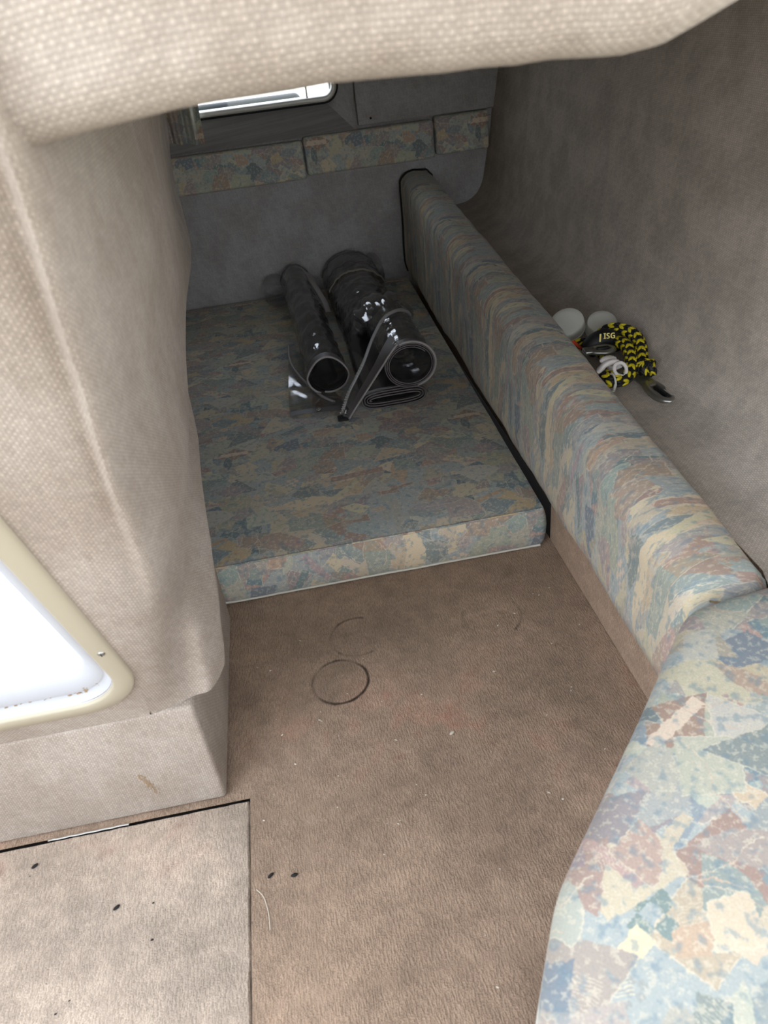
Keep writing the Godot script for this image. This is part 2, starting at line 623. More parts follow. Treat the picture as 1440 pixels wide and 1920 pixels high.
func camera_and_light() -> void:
	var cam := Camera3D.new()
	cam.name = "camera"
	cam.fov = 70.84
	cam.near = 0.02
	cam.far = 100
	cam.transform = Transform3D(Basis(Vector3(0.98142, -0.10407, 0.16119), Vector3(0.17666, 0.81798, -0.54745), Vector3(-0.07488, 0.56575, 0.82117)), P(0, 1, 0))
	var ca := CameraAttributesPhysical.new()
	ca.frustum_focal_length = 16.87
	ca.exposure_aperture = 5.2
	ca.frustum_focus_distance = 1.7
	cam.attributes = ca
	add_child(cam)
	cam.current = true
	var env := Environment.new()
	var sky := Sky.new()
	var sm := ProceduralSkyMaterial.new()
	sm.sky_top_color = Color(0.90, 0.94, 1.0)
	sm.sky_horizon_color = Color(0.97, 0.98, 1.0)
	sm.ground_bottom_color = Color(0.72, 0.74, 0.73)
	sm.ground_horizon_color = Color(0.88, 0.90, 0.90)
	sm.sun_angle_max = 0
	sky.sky_material = sm
	env.background_mode = Environment.BG_SKY
	env.sky = sky
	env.tonemap_mode = Environment.TONE_MAPPER_LINEAR
	env.tonemap_exposure = 6.6
	env.sdfgi_enabled = true
	env.ssao_enabled = true
	env.ssil_enabled = true
	var we := WorldEnvironment.new()
	we.name = "sky"
	we.environment = env
	add_child(we)

# ---------------------------------------------------------------- setting
func floor_patch(st: SurfaceTool, x0: float, x1: float, d0: float, d1: float, y: float) -> void:
	var nx := maxi(2, int((x1 - x0) / 0.05))
	var nd := maxi(2, int((d1 - d0) / 0.05))
	for i in nd:
		for j in nx:
			var q := []
			for c in [[0, 0], [1, 0], [1, 1], [0, 1]]:
				var x: float = lerpf(x0, x1, (j + c[0]) / float(nx))
				var d: float = lerpf(d0, d1, (i + c[1]) / float(nd))
				q.append(P(x, y + 0.0015 * noise.get_noise_2d(x * 9, d * 9), d))
			var uv := []
			for p in q: uv.append(Vector2(p.x, -p.z))
			tri(st, q[0], q[2], q[1], uv[0], uv[2], uv[1], false)
			tri(st, q[0], q[3], q[2], uv[0], uv[3], uv[2], false)

func build_floor() -> void:
	var st := mb()
	floor_patch(st, -0.2042, 0.475, -1.6, 3.0, 0.0)
	floor_patch(st, 0.475, 1.4, -1.6, 0.7, 0.0)
	floor_patch(st, -1.3, -0.2, 0.7265, 3.0, 0.0)
	struct("floor", st, M.carpet, "worn brown beige carpet of the cabin sole running under the mattress")
	st = mb()
	st.set_smooth_group(-1)
	rbox(st, P(0, -0.03, 0.7), Vector3(2.8, 0.02, 4.7), 0.002, 1)
	struct("floor", st, M.subfloor, "dark board under the carpet, seen in the hatch joint")
	# lift-out hatch with its own carpet and a ragged edge
	var x0 := -1.28
	var x1 := -0.2055
	var d0 := -1.4
	var d1 := 0.7215
	var loop := []
	for i in 60: loop.append(Vector2(lerpf(x0, x1, i / 60.0), d0))
	for i in 150: loop.append(Vector2(x1 + 0.0016 * noise.get_noise_2d(i * 0.35, 3.0) + 0.0008 * sin(i * 0.9), lerpf(d0, d1, i / 150.0)))
	for i in 90: loop.append(Vector2(lerpf(x1, x0, i / 90.0), d1 + 0.0012 * noise.get_noise_2d(i * 0.5, 9.0)))
	for i in 60: loop.append(Vector2(x0, lerpf(d1, d0, i / 60.0)))
	var c := Vector2((x0 + x1) / 2, (d0 + d1) / 2)
	st = mb()
	var rows := []
	for lev in [[1.0, -0.02], [1.0, 0.0], [0.0035, 0.003]]:
		var row := PackedVector3Array()
		for k in loop.size() + 1:
			var p: Vector2 = loop[k % loop.size()]
			if lev[1] > 0.001: p += (c - p).sign() * 0.0025
			row.append(P(p.x, lev[1], p.y))
		rows.append(row)
	for lv in 2:
		for k in loop.size():
			var q := [rows[lv][k], rows[lv][k + 1], rows[lv + 1][k + 1], rows[lv + 1][k]]
			var uv := []
			for p in q: uv.append(Vector2(p.x, -p.z))
			tri(st, q[0], q[1], q[2], uv[0], uv[1], uv[2])
			tri(st, q[0], q[2], q[3], uv[0], uv[2], uv[3])
	st.set_smooth_group(1)
	var lid := PackedVector2Array()
	for k in loop.size(): lid.append(Vector2(rows[2][k].x, -rows[2][k].z))
	var idx := Geometry2D.triangulate_polygon(lid)
	for k in range(0, idx.size(), 3):
		var pp := []
		for m in 3: pp.append(lid[idx[k + m]])
		tri(st, P(pp[0].x, 0.003, pp[0].y), P(pp[1].x, 0.003, pp[1].y), P(pp[2].x, 0.003, pp[2].y), pp[0], pp[1], pp[2])
	var h := put("floor_hatch", st, M.carpet_hatch)
	tag(h, "pale carpeted lift-out floor hatch with a ragged cut edge at bottom left", "floor hatch")
	# aluminium strip showing in the joint under the locker
	st = mb()
	var strip := []
	for i in 16: strip.append(P(lerpf(-0.52, -0.395, i / 15.0), 0.0015, 0.7245 + 0.0004 * sin(i * 2.0)))
	tube(st, strip, 0.0016, 6, false, 0.5)
	var s := put("metal_strip", st, M.alu)
	tag(s, "thin bright metal strip in the joint between hatch and locker", "metal strip")

func build_bulkhead() -> void:
	# flat front of the left panel, with the hole for the window
	var st := mb()
	var hole := round_rect(-0.702, -0.302, 0.300, 0.80, 0.075, 10)
	var yb := 0.2215
	var yt := 1.06
	var cx := -0.5
	var cy := 0.53
	var outer := []
	var nn := hole.size()
	for p in hole:
		var dir: Vector2 = (p - Vector2(cx, cy)).normalized()
		var t := 1e9
		if dir.y < 0: t = minf(t, (yb - cy) / dir.y)
		if dir.y > 0: t = minf(t, (yt - cy) / dir.y)
		if dir.x < 0: t = minf(t, (-1.3 - cx) / dir.x)
		if dir.x > 0:
			# right side follows the slanted corner
			var k := 0.166
			var e := cx - (-0.117 - 0.166 * 0.96 - 0.06)
			var tt := (-e + k * cy) / (dir.x - k * dir.y) if absf(dir.x - k * dir.y) > 1e-5 else 1e9
			if tt > 0: t = minf(t, tt)
		outer.append(Vector2(cx, cy) + dir * t)
	# the quad's four corners are snapped to their nearest ray
	for cpt in [Vector2(-1.3, yb), Vector2(-1.3, yt), Vector2(corner_x(yb) - 0.06, yb), Vector2(-0.117 + 0.0166 - 0.06, yt)]:
		var best := 0
		for i in nn:
			if (outer[i] as Vector2).distance_to(cpt) < (outer[best] as Vector2).distance_to(cpt): best = i
		outer[best] = cpt
	for i in nn:
		var i2 := (i + 1) % nn
		for k in 6:
			var ta := k / 6.0
			var tb := (k + 1) / 6.0
			var q := [lerp(hole[i], outer[i], ta), lerp(hole[i2], outer[i2], ta), lerp(hole[i2], outer[i2], tb), lerp(hole[i], outer[i], tb)]
			var v := []
			for p in q: v.append(panel_point(p.x, p.y))
			tri(st, v[0], v[1], v[2], q[0] * Vector2(1, 1.07), q[1] * Vector2(1, 1.07), q[2] * Vector2(1, 1.07), true)
			tri(st, v[0], v[2], v[3], q[0] * Vector2(1, 1.07), q[2] * Vector2(1, 1.07), q[3] * Vector2(1, 1.07), true)
	# corner, padded side and its far end
	var rows := []
	var ustart := []
	var ny := 64
	for i in ny + 1:
		var y := lerpf(0.2215, 1.06, i / float(ny))
		var dF := front_d(y)
		var xc := corner_x(y)
		var e := side_end(y)
		var dd := e.y - dF
		var ctl := [Vector2(xc - 0.06, dF), Vector2(xc - 0.029, dF + minf(0.0115, dd * 0.14)), Vector2(lerpf(xc, e.x, 0.05) - 0.004, dF + minf(0.056, dd * 0.36)), Vector2(lerpf(xc, e.x, 0.25) + 0.008, lerpf(dF, e.y, 0.42)), Vector2(lerpf(xc, e.x, 0.65) + 0.007, lerpf(dF, e.y, 0.72)), e, Vector2(e.x - 0.02, e.y + 0.018), Vector2(e.x - 0.09, e.y + 0.028), Vector2(-0.6, e.y + 0.03), Vector2(-1.3, e.y + 0.03)]
		var line := curve(ctl, 7)
		ustart.append(line[0].x)
		var row := PackedVector3Array()
		for j in line.size():
			var p: Vector2 = line[j]
			var w := clampf((j - 6) / 12.0, 0, 1) * clampf((48 - j) / 10.0, 0, 1)
			var bump := w * (0.006 * noise.get_noise_2d(p.y * 2.2, y * 5.0) + 0.004 * sin(y * 21.0 + p.y * 4.0))
			row.append(P(p.x + bump, y, p.y))
		rows.append(row)
	sheet(st, rows, true, 0, ustart, 0.2215 * 1.07)
	var o := put("wall_left", st, M.liner)
	tag(o, "padded beige woven fabric liner round the left porthole, with a soft rounded corner", "", "", "structure")
	# small rust stains in the cloth
	st = mb()
	for i in 40:
		var q := panel_point(-0.183 + rng.randfn() * 0.006, 0.905 + rng.randfn() * 0.003)
		blob(st, q + Vector3(0, 0, 0.0002), Vector3(0.0014, 0, 0), Vector3(0, 0.0010, 0), Vector3(0, 0, 0.0003), 6, 4)
	put("stain", st, M.rust, o).set_meta("kind", "stuff")
	# overhead beam along the top of the opening
	st = mb()
	rows = []
	var xs := []
	for i in 121: xs.append(lerpf(-1.3, 1.3, i / 120.0))
	for x in xs:
		var b := beam_y(x)
		var wob := 0.0022 * noise.get_noise_1d(x * 14.0) + 0.0012 * noise.get_noise_1d(x * 50.0)
		var row := PackedVector3Array()
		var back := 0.012 * smoothstep(-0.07, -0.135, x)
		row.append(P(x, 1.65, 0.44 + back))
		row.append(P(x, 1.3, 0.442 + back))
		row.append(P(x, b + 0.14, 0.445 + back))
		for k in 6: row.append(P(x, b + 0.10 - 0.012 * k, 0.448 - 0.004 * sin(k * 0.6) + back))
		for k in 9:
			var a := PI * k / 8.0
			row.append(P(x, b + 0.026 - 0.026 * sin(a) + wob, 0.474 - 0.028 * cos(a) + back))
		row.append(P(x, b + 0.10, 0.508 + back))
		row.append(P(x, 1.3, 0.51))
		row.append(P(x, 1.65, 0.51))
		rows.append(row)
	sheet(st, rows, false, 12, 0.3, 0.0)
	struct("trim", st, M.liner, "thick beige fabric covered beam across the top of the berth opening")

func panel_point(x: float, y: float) -> Vector3:
	return P(x, y, front_d(y))

func round_rect(x0: float, x1: float, y0: float, y1: float, r: float, k: int, per_side := 8) -> Array:
	var out := []
	var cs := [[x1 - r, y0 + r, -PI / 2], [x1 - r, y1 - r, 0.0], [x0 + r, y1 - r, PI / 2], [x0 + r, y0 + r, PI]]
	for q in 4:
		var c: Array = cs[q]
		for i in k + 1:
			var a: float = c[2] + PI / 2 * i / k
			out.append(Vector2(c[0] + cos(a) * r, c[1] + sin(a) * r))
		var nx: Array = cs[(q + 1) % 4]
		var a2: float = c[2] + PI / 2
		var p := Vector2(c[0] + cos(a2) * r, c[1] + sin(a2) * r)
		var p2 := Vector2(nx[0] + cos(a2) * r, nx[1] + sin(a2) * r)
		for i in range(1, per_side): out.append(p.lerp(p2, i / float(per_side)))
	return out

func build_hull_and_back() -> void:
	# hull side with its soft turn into the shelf
	var st := mb()
	var rows := []
	for i in 47:
		var d := lerpf(-1.6, 3.0, i / 46.0)
		var roof := 1.65 if d > 0.42 else 0.58
		var row := PackedVector3Array()
		var sy := shelf_y(maxf(d, 0.6)) if d > 0.58 else 0.305
		var xe := hull_x(sy, d)
		row.append(P(maxf(lerpf(0.580, 0.6255, clampf((d - 0.69) / 2.26, 0, 1)), 0.5835 if d < 1.0 else 0.0) if d > 0.69 else 0.55, sy, d))
		row.append(P(xe - 0.104, sy, d))
		for k in 11:
			var t := k / 10.0
			var a := P(xe - 0.10, sy, d)
			var b := P(xe, sy, d)
			var c := P(hull_x(sy + 0.10, d), sy + 0.10, d)
			row.append(a.lerp(b, t).lerp(b.lerp(c, t), t))
		for k in 12:
			var y := lerpf(sy + 0.13, roof, k / 11.0)
			row.append(P(hull_x(y, d) + 0.006 * noise.get_noise_2d(d * 2.0, y * 3.0), y, d))
		rows.append(row)
	sheet(st, rows, false, 12)
	struct("wall_right", st, M.liner_grey, "greyish carpet lined hull side curving into the shelf behind the bolster")
	# board under the bolster, and its carpeted lip
	st = mb()
	st.set_smooth_group(-1)
	rbox(st, P(0.515, 0.056, 0.945), Vector3(0.08, 0.118, 0.58), 0.004, 1)
	rbox(st, P(0.545, 0.056, 2.11), Vector3(0.04, 0.118, 1.75), 0.004, 1)
	rbox(st, P(0.612, 0.15, 1.83), Vector3(0.03, 0.29, 2.35), 0.003, 1)
	struct("baseboard_right", st, M.carpet_plain, "brown carpeted kick board under the long bolster")
	# back wall round the rear window
	st = mb()
	st.set_smooth_group(-1)
	rbox(st, P(-0.2, 0.28, 3.01), Vector3(2.4, 0.74, 0.05), 0.002, 1)
	rbox(st, P(-0.2, 0.71, 3.015), Vector3(2.4, 0.13, 0.05), 0.002, 1)
	rbox(st, P(0.65, 0.93, 3.015), Vector3(0.76, 0.36, 0.05), 0.002, 1)
	rbox(st, P(-1.09, 0.93, 3.015), Vector3(0.62, 0.36, 0.05), 0.002, 1)
	rbox(st, P(-0.25, 1.06, 3.015), Vector3(1.1, 0.08, 0.05), 0.002, 1)
	struct("wall_back", st, M.liner_far, "dim grey fabric lined bulkhead at the far end of the berth")
	# panel under the window stands proud of the wall, open round the pane
	st = mb()
	var pl := []
	for q in [[-1.185, 0.351, 0.662, 1.06, 0.008, 2.992], [-1.185, 0.351, 0.662, 1.06, 0.008, 2.966], [-1.181, 0.347, 0.666, 1.056, 0.006, 2.961], [-0.792, 0.284, 0.774, 1.007, 0.045, 2.961], [-0.792, 0.284, 0.774, 1.007, 0.045, 3.0]]:
		var l := []
		for p in round_rect(q[0], q[1], q[2], q[3], q[4], 10): l.append(P(p.x, p.y, q[5]))
		pl.append(l)
	ring(st, pl)
	struct("trim", st, M.liner_far, "dark fabric panel round the rear window, its right edge a straight seam")
	st = mb()
	rbox(st, P(0.632, 0.855, 2.982), Vector3(0.55, 0.366, 0.026), 0.005, 2)
	var rp := struct("trim", st, M.liner_far, "dark fabric panel right of the rear window seam")
	st = mb()
	blob(st, P(0.405, 0.693, 2.968), Vector3(0.004, 0, 0), Vector3(0, 0.004, 0), Vector3(0, 0, 0.002), 10, 6)
	put("screw", st, M.rubber, rp)
	# ceiling of the berth, left open above the cockpit well
	st = mb()
	st.set_smooth_group(-1)
	rbox(st, P(0.52, 1.05, 1.78), Vector3(1.56, 0.04, 2.5), 0.003, 1)
	rbox(st, P(-0.79, 1.05, 2.57), Vector3(1.1, 0.04, 0.92), 0.003, 1)
	struct("ceiling", st, M.liner_far, "low fabric lined ceiling over the berth")
	st = mb()
	st.set_smooth_group(-1)
	rbox(st, P(-1.32, 0.52, 2.0), Vector3(0.04, 1.1, 2.1), 0.003, 1)
	struct("wall_left", st, M.liner_far, "hidden left side of the berth beyond the padded liner")
	# white cockpit well on the other side of the porthole
	st = mb()
	var wr := []
	for i in 26:
		var y := lerpf(0.225, 1.3, i / 25.0)
		var e := side_end(y)
		var xr := minf(corner_x(y), e.x) - 0.03
		var dF := front_d(y) + 0.03
		var dB := maxf(e.y - 0.03, dF + 0.02)
		wr.append(PackedVector3Array([P(xr - 0.02, y, dF), P(xr, y, lerpf(dF, dB, 0.3)), P(xr, y, lerpf(dF, dB, 0.9)), P(xr - 0.02, y, dB), P(-1.25, y, dB), P(-1.27, y, dF)]))
	sheet(st, wr, false)
	st.set_smooth_group(1)
	fan(st, [P(-1.28, 0.225, 0.757), P(-0.26, 0.225, 0.757), P(-0.26, 0.225, 0.86), P(-1.28, 0.225, 0.86)])
	struct("trim", st, M.gelcoat, "bright white moulding outside the left porthole")

func build_cabin() -> void:
	# the cabin behind the photographer: low sides with long open windows, an open rear door and a roof hatch
	var st := mb()
	st.set_smooth_group(-1)
	rbox(st, P(-1.34, 0.1, -0.5), Vector3(0.06, 0.2, 2.3), 0.003, 1)
	rbox(st, P(-1.34, 1.57, -0.5), Vector3(0.06, 0.16, 2.3), 0.003, 1)
	rbox(st, P(-1.34, 0.8, 0.45), Vector3(0.06, 1.7, 0.4), 0.003, 1)
	rbox(st, P(-1.34, 0.8, -1.6), Vector3(0.06, 1.7, 0.1), 0.003, 1)
	struct("wall_left", st, M.liner, "side of the cabin behind the photographer")
	st = mb()
	st.set_smooth_group(-1)
	rbox(st, P(0.0, 0.22, -1.62), Vector3(2.7, 0.44, 0.06), 0.003, 1)
	rbox(st, P(0.0, 1.6, -1.62), Vector3(2.7, 0.1, 0.06), 0.003, 1)
	rbox(st, P(-0.80, 1.0, -1.62), Vector3(1.1, 1.25, 0.06), 0.003, 1)
	struct("wall_front", st, M.liner, "low forward end of the cabin behind the photographer")
	st = mb()
	st.set_smooth_group(-1)
	rbox(st, P(0.65, 1.66, -0.55), Vector3(1.4, 0.05, 2.2), 0.003, 1)
	rbox(st, P(-0.7, 1.66, -1.45), Vector3(1.3, 0.05, 0.4), 0.003, 1)
	rbox(st, P(-0.7, 1.66, 0.44), Vector3(1.3, 0.05, 0.24), 0.003, 1)
	struct("ceiling", st, M.liner, "cabin roof with its hatch open above the photographer")

# ---------------------------------------------------------------- windows
func ring(st: SurfaceTool, loops: Array, flip := false) -> void:   # loops of equal length, closed
	var rows := []
	for l in loops:
		var row := PackedVector3Array()
		for k in l.size() + 1: row.append(l[k % l.size()])
		rows.append(row)
	sheet(st, rows, flip)

func build_window_front() -> void:
	var w := Node3D.new()
	w.name = "window_1"
	add_child(w)
	tag(w, "porthole with a beige trim ring and blown out white pane at left", "", "", "structure")
	var nrm := Vector3(0, 0.385, 1).normalized()       # towards the cabin
	nrm = Vector3(0, -0.0, 1).rotated(Vector3.RIGHT, 0.0)
	nrm = (P(0, 0, 0) - P(0, 0.385, 1.0)).normalized()
	var tilt := Vector3(0, 1, 0.385).normalized()
	nrm = Vector3.RIGHT.cross(tilt).normalized()
	var loop := func(inset: float, out_by: float) -> Array:
		var l := []
		for p in round_rect(-0.726 + inset, -0.278 - inset, 0.274 + inset, 0.826 - inset, maxf(0.095 - inset, 0.01), 12):
			l.append(panel_point(p.x, p.y) + nrm * out_by)
		return l
	var st := mb()
	ring(st, [loop.call(-0.001, -0.002), loop.call(-0.001, 0.0035), loop.call(0.0015, 0.006), loop.call(0.022, 0.006), loop.call(0.0245, 0.0045), loop.call(0.0255, 0.0), loop.call(0.0255, -0.006)])
	put("trim_ring", st, M.frame, w)
	st = mb()
	ring(st, [loop.call(0.0255, 0.001), loop.call(0.0275, -0.004), loop.call(0.034, -0.011), loop.call(0.036, -0.011), loop.call(0.038, -0.010), loop.call(0.058, -0.026), loop.call(0.061, -0.03), loop.call(0.064, -0.05)])
	put("window_frame", st, M.white_plastic, w)
	st = mb()
	var pl: Array = loop.call(0.06, -0.031)
	fan(st, pl)
	put("pane", st, M.glass, w)
	st = mb()
	var sc := panel_point(-0.2885, 0.429) + nrm * 0.006
	lathe(st, [Vector2(0.0, 0.0022), Vector2(0.0025, 0.002), Vector2(0.0042, 0.001), Vector2(0.0046, 0.0)], Transform3D(Basis(Vector3.RIGHT, nrm, Vector3.RIGHT.cross(nrm)), sc), 16)
	var screw := put("screw", st, M.steel, w)
	st = mb()
	tube(st, [sc + nrm * 0.0022 - tilt * 0.003, sc + nrm * 0.0022 + tilt * 0.003], 0.0006, 5)
	put("screw_slot", st, M.rubber, screw)
	# grime caught in the lower groove
	st = mb()
	var groove: Array = loop.call(0.035, -0.0105)
	for i in groove.size():
		var p: Vector3 = groove[i]
		if p.y > 0.335: continue
		for k in 3:
			var q := p + Vector3(rng.randf_range(-0.012, 0.012), rng.randf_range(-0.002, 0.002), 0)
			var s := rng.randf_range(0.0004, 0.0012)
			blob(st, q, Vector3(s * 2.4, 0, 0), Vector3(0, s, 0), Vector3(0, 0, s), 6, 4)
	var gr := put("grime", st, M.stain, w)
	gr.set_meta("kind", "stuff")

func build_window_rear() -> void:
	var w := Node3D.new()
	w.name = "window_2"
	add_child(w)
	tag(w, "small rear window with a pale metal rail, just under the beam", "", "", "structure")
	var loop := func(inset: float, d: float) -> Array:
		var l := []
		for p in round_rect(-0.80 + inset, 0.292 - inset, 0.766 + inset, 1.015 - inset, maxf(0.05 - inset, 0.008), 10):
			l.append(P(p.x, p.y, d))
		return l
	var st := mb()
	ring(st, [loop.call(-0.008, 2.962), loop.call(-0.006, 2.956), loop.call(-0.001, 2.955), loop.call(0.0, 2.96)])
	put("gasket", st, M.rubber, w)
	st = mb()
	ring(st, [loop.call(0.0, 2.965), loop.call(0.0, 2.952), loop.call(0.003, 2.949), loop.call(0.014, 2.949), loop.call(0.017, 2.951), loop.call(0.017, 3.05)])
	put("window_frame", st, M.alu, w)
	st = mb()
	fan(st, loop.call(0.016, 2.985))
	put("pane", st, M.tinted, w)
	st = mb()
	rbox(st, P(0.185, 0.89, 2.978), Vector3(0.006, 0.235, 0.008), 0.002, 2)
	put("mullion", st, M.alu, w)
	st = mb()
	rbox(st, P(-0.08, 0.765, 3.12), Vector3(0.50, 0.06, 0.08), 0.025, 4)
	var f := put("fender", st, M.rubber)
	tag(f, "dark rubber shape lying outside the rear window", "fender")

# ---------------------------------------------------------------- furniture
func build_locker() -> void:
	var o := thing("locker", "carpet covered locker box under the left porthole, brown rust streak on its front", "locker", P(-0.76, 0, 0.95))
	var st := mb()
	rbox(st, P(0.0, 0.1115, 0.0), Vector3(1.04, 0.217, 0.43), 0.007, 3)
	put("body", st, M.liner, o)
	st = mb()
	var c := P(-0.345 + 0.76, 0.075, 0.7345 - 0.95)
	for i in 70:
		var t := rng.randf()
		blob(st, c + Vector3(lerpf(-0.009, 0.008, t) + rng.randfn() * 0.0024, lerpf(0.024, -0.022, t) + rng.randfn() * 0.003, 0.0), Vector3(0.0009, 0, 0), Vector3(0, 0.0018, 0), Vector3(0, 0, 0.0004), 6, 4)
	put("rust_streak", st, M.stain, o).set_meta("kind", "stuff")

func build_mattress() -> void:
	var o := thing("mattress", "thin foam berth mattress in blue grey patchwork print, two clear rolls lying on it", "mattress", P(0, 0, 1.21))
	var right := func(d: float) -> float: return lerpf(0.452, 0.490, (d - 1.21) / 1.76)
	# top panel with a slight crown and rolled edge
	var st := mb()
	var rows := []
	for i in 41:
		var t := i / 40.0
		var d := lerpf(1.213, 2.968, t)
		var row := PackedVector3Array()
		var xr: float = right.call(d)
		for j in 41:
			var s := j / 40.0
			var x := lerpf(-1.2, xr, s)
			var e := minf(minf(xr - x, d - 1.213), 2.968 - d)
			var y := 0.1065 - 0.006 * exp(-e / 0.008) + 0.0025 * noise.get_noise_2d(x * 4, d * 4)
			row.append(P(x, y, d - 1.21))
		rows.append(row)
	sheet(st, rows, false, 40, 0.05, 0.28)
	put("top_cover", st, M.fabric, o)
	st = mb()
	rows = []
	var prof := [[0.0, 0.006], [-0.004, 0.012], [-0.008, 0.035], [-0.009, 0.055], [-0.007, 0.078], [-0.003, 0.094], [0.0, 0.100]]
	for i in 61:
		var row := PackedVector3Array()
		var u := i / 60.0
		for p in prof:
			var lift := 0.002 * noise.get_noise_1d(u * 9.0)
			row.append(P(lerpf(-1.2, 0.444, u), p[1] + lift * 0.6 - 0.004 * clampf((0.5 - u) * 0.0, 0, 1), 0.003 + p[0] + lift))
		rows.append(row)
	# the boxing turns the corner and runs up the right side
	for i in 5:
		var a := PI / 2 * (i + 1) / 5.0
		var row := PackedVector3Array()
		for p in prof: row.append(P(0.444 + 0.008 * sin(a) - p[0] * sin(a), p[1], 0.003 + 0.008 * (1 - cos(a)) + p[0] * cos(a)))
		rows.append(row)
	for i in 30:
		var d := lerpf(0.02, 1.757, (i + 1) / 30.0)
		var row := PackedVector3Array()
		for p in prof: row.append(P(right.call(d + 1.21) - p[0] * 0.6, p[1], d))
		rows.append(row)
	sheet(st, rows, true, 0, 0.13, 0.33, 1.0, 1.0)
	put("front_band", st, M.fabric, o)
	st = mb()
	var seam := []
	var low := []
	for i in 60:
		var u := i / 59.0
		seam.append(P(lerpf(-1.2, 0.449, u), 0.1005 + 0.0012 * noise.get_noise_1d(u * 9), 0.002))
		low.append(P(lerpf(-1.2, 0.445, u), 0.0055 + 0.0012 * noise.get_noise_1d(u * 12), 0.0005 + 0.002 * noise.get_noise_1d(u * 9)))
	tube(st, seam, 0.0022, 6)
	put("seam", st, M.fabric, o)
	st = mb()
	tube(st, low, 0.0026, 6)
	put("piping", st, M.piping, o)

func bolster_row(d: float) -> Array:
	# profile from lower left, up the face, over the rounded top and down the far side
	var tk := [[0.66, 0.325], [0.9, 0.352], [1.35, 0.395], [2.0, 0.44], [2.96, 0.50]]
	var top := 0.5
	for i in 4:
		if d <= tk[i + 1][0]:
			top = lerpf(tk[i][1], tk[i + 1][1], clampf((d - tk[i][0]) / (tk[i + 1][0] - tk[i][0]), 0, 1))
			break
	var t := (d - 0.7) / 2.25
	var xl := lerpf(0.450, 0.492, t * t * 0.4 + t * 0.6)
	var w := 0.127 + 0.008 * clampf((1.1 - d) / 0.4, 0, 1)
	var yb := 0.122
	var r := 0.055
	var pts := [Vector2(xl + w * 0.5, yb), Vector2(xl + 0.012, yb), Vector2(xl + 0.002, yb + 0.006), Vector2(xl - 0.003, yb + 0.03)]
	for k in 5: pts.append(Vector2(xl - 0.004 + 0.004 * k / 4.0, lerpf(yb + 0.05, top - r - 0.01, k / 4.0)))
	for k in range(1, 9):
		var a := PI - PI * 0.5 * k / 8.0
		pts.append(Vector2(xl + r + cos(a) * r, top - r * 0.85 + sin(a) * r * 0.85))
	pts.append(Vector2(xl + w * 0.62, top - 0.003))
	for k in range(1, 9):
		var a := PI * 0.5 - PI * 0.5 * k / 8.0
		pts.append(Vector2(xl + w - r * 0.6 + cos(a) * r * 0.6, top - 0.006 - r * 0.8 + sin(a) * r * 0.8))
	pts.append(Vector2(xl + w, yb + 0.03))
	return pts

func build_bolster() -> void:
	var o := thing("bolster", "long upright bolster in pastel patchwork print dividing the mattress from the side shelf", "bolster", P(0.5, 0.12, 1.8))
	var base := Vector3(0.5, 0.12, -1.8)
	var st := mb()
	var rows := []
	for i in 81:
		var d := lerpf(0.69, 2.955, i / 80.0)
		var row := PackedVector3Array()
		var pr := bolster_row(d)
		for k in pr.size():
			var p: Vector2 = pr[k]
			var wob := 0.004 * noise.get_noise_2d(d * 3.0, k * 0.35) + 0.0015 * noise.get_noise_2d(d * 14.0, k * 0.8)
			row.append(P(p.x + wob, p.y + wob * 0.7, d) - base)
		rows.append(row)
	# rounded near end
	var near := []
	for s in [[0.012, 0.003], [0.05, 0.010], [0.16, 0.020], [0.4, 0.026], [0.7, 0.028]]:
		var c := P(0.512, 0.23, 0.69) - base
		var row := PackedVector3Array()
		for p in rows[0]:
			row.append((p as Vector3).lerp(Vector3(c.x, c.y, p.z), s[0]) + Vector3(0, 0, s[1]))
		near.append(row)
	near.reverse()
	sheet(st, near + rows, false, 3, 0.1, 0.2, 0.62, 1.45)
	var endrow := []
	for p in near[0]: endrow.append(p)
	fan(st, endrow, true)
	put("cover", st, M.fabric, o)
	# dark far edge piping and the fold seam of the near end
	st = mb()
	var far := []
	for p in rows[-1]: far.append(p + Vector3(0, 0, -0.001))
	tube(st, far.slice(2), 0.006, 6)
	put("far_piping", st, M.rubber, o)
	st = mb()
	var seam := []
	for q in [[0.487, 0.300, 0.667], [0.505, 0.296, 0.6625], [0.525, 0.293, 0.6615], [0.55, 0.290, 0.6625], [0.568, 0.288, 0.668]]:
		seam.append(P(q[0], q[1], q[2]) - base)
	tube(st, curve(seam, 5), 0.0016, 5)
	put("end_seam", st, M.stain, o)

func build_wall_pads() -> void:
	var o := thing("wall_pad", "low padded strip in dark patchwork print across the back wall under the rear window", "padded strip", P(0.2, 0.52, 2.96))
	var base := P(0.2, 0.52, 2.96)
	for s in [[-0.95, 0.141], [0.145, 0.632], [0.636, 0.842]]:
		var st := mb()
		var x0: float = s[0]
		var x1: float = s[1]
		var y0 := lerpf(0.526, 0.545, clampf((x0 + x1) / 2 / 0.8, 0, 1))
		var f := func(p: Vector3) -> Vector3:
			var e := minf(p.x - (x0 - base.x), (x1 - base.x) - p.x)
			return p + Vector3(0, 0, -0.006 * exp(-e / 0.012) + 0.002 * noise.get_noise_2d(p.x * 12, p.y * 12))
		rbox(st, P((x0 + x1) / 2, y0 + 0.064, 2.954) - base, Vector3(x1 - x0, 0.128, 0.05), 0.012, 3, f)
		put("pad", st, M.fabric, o)

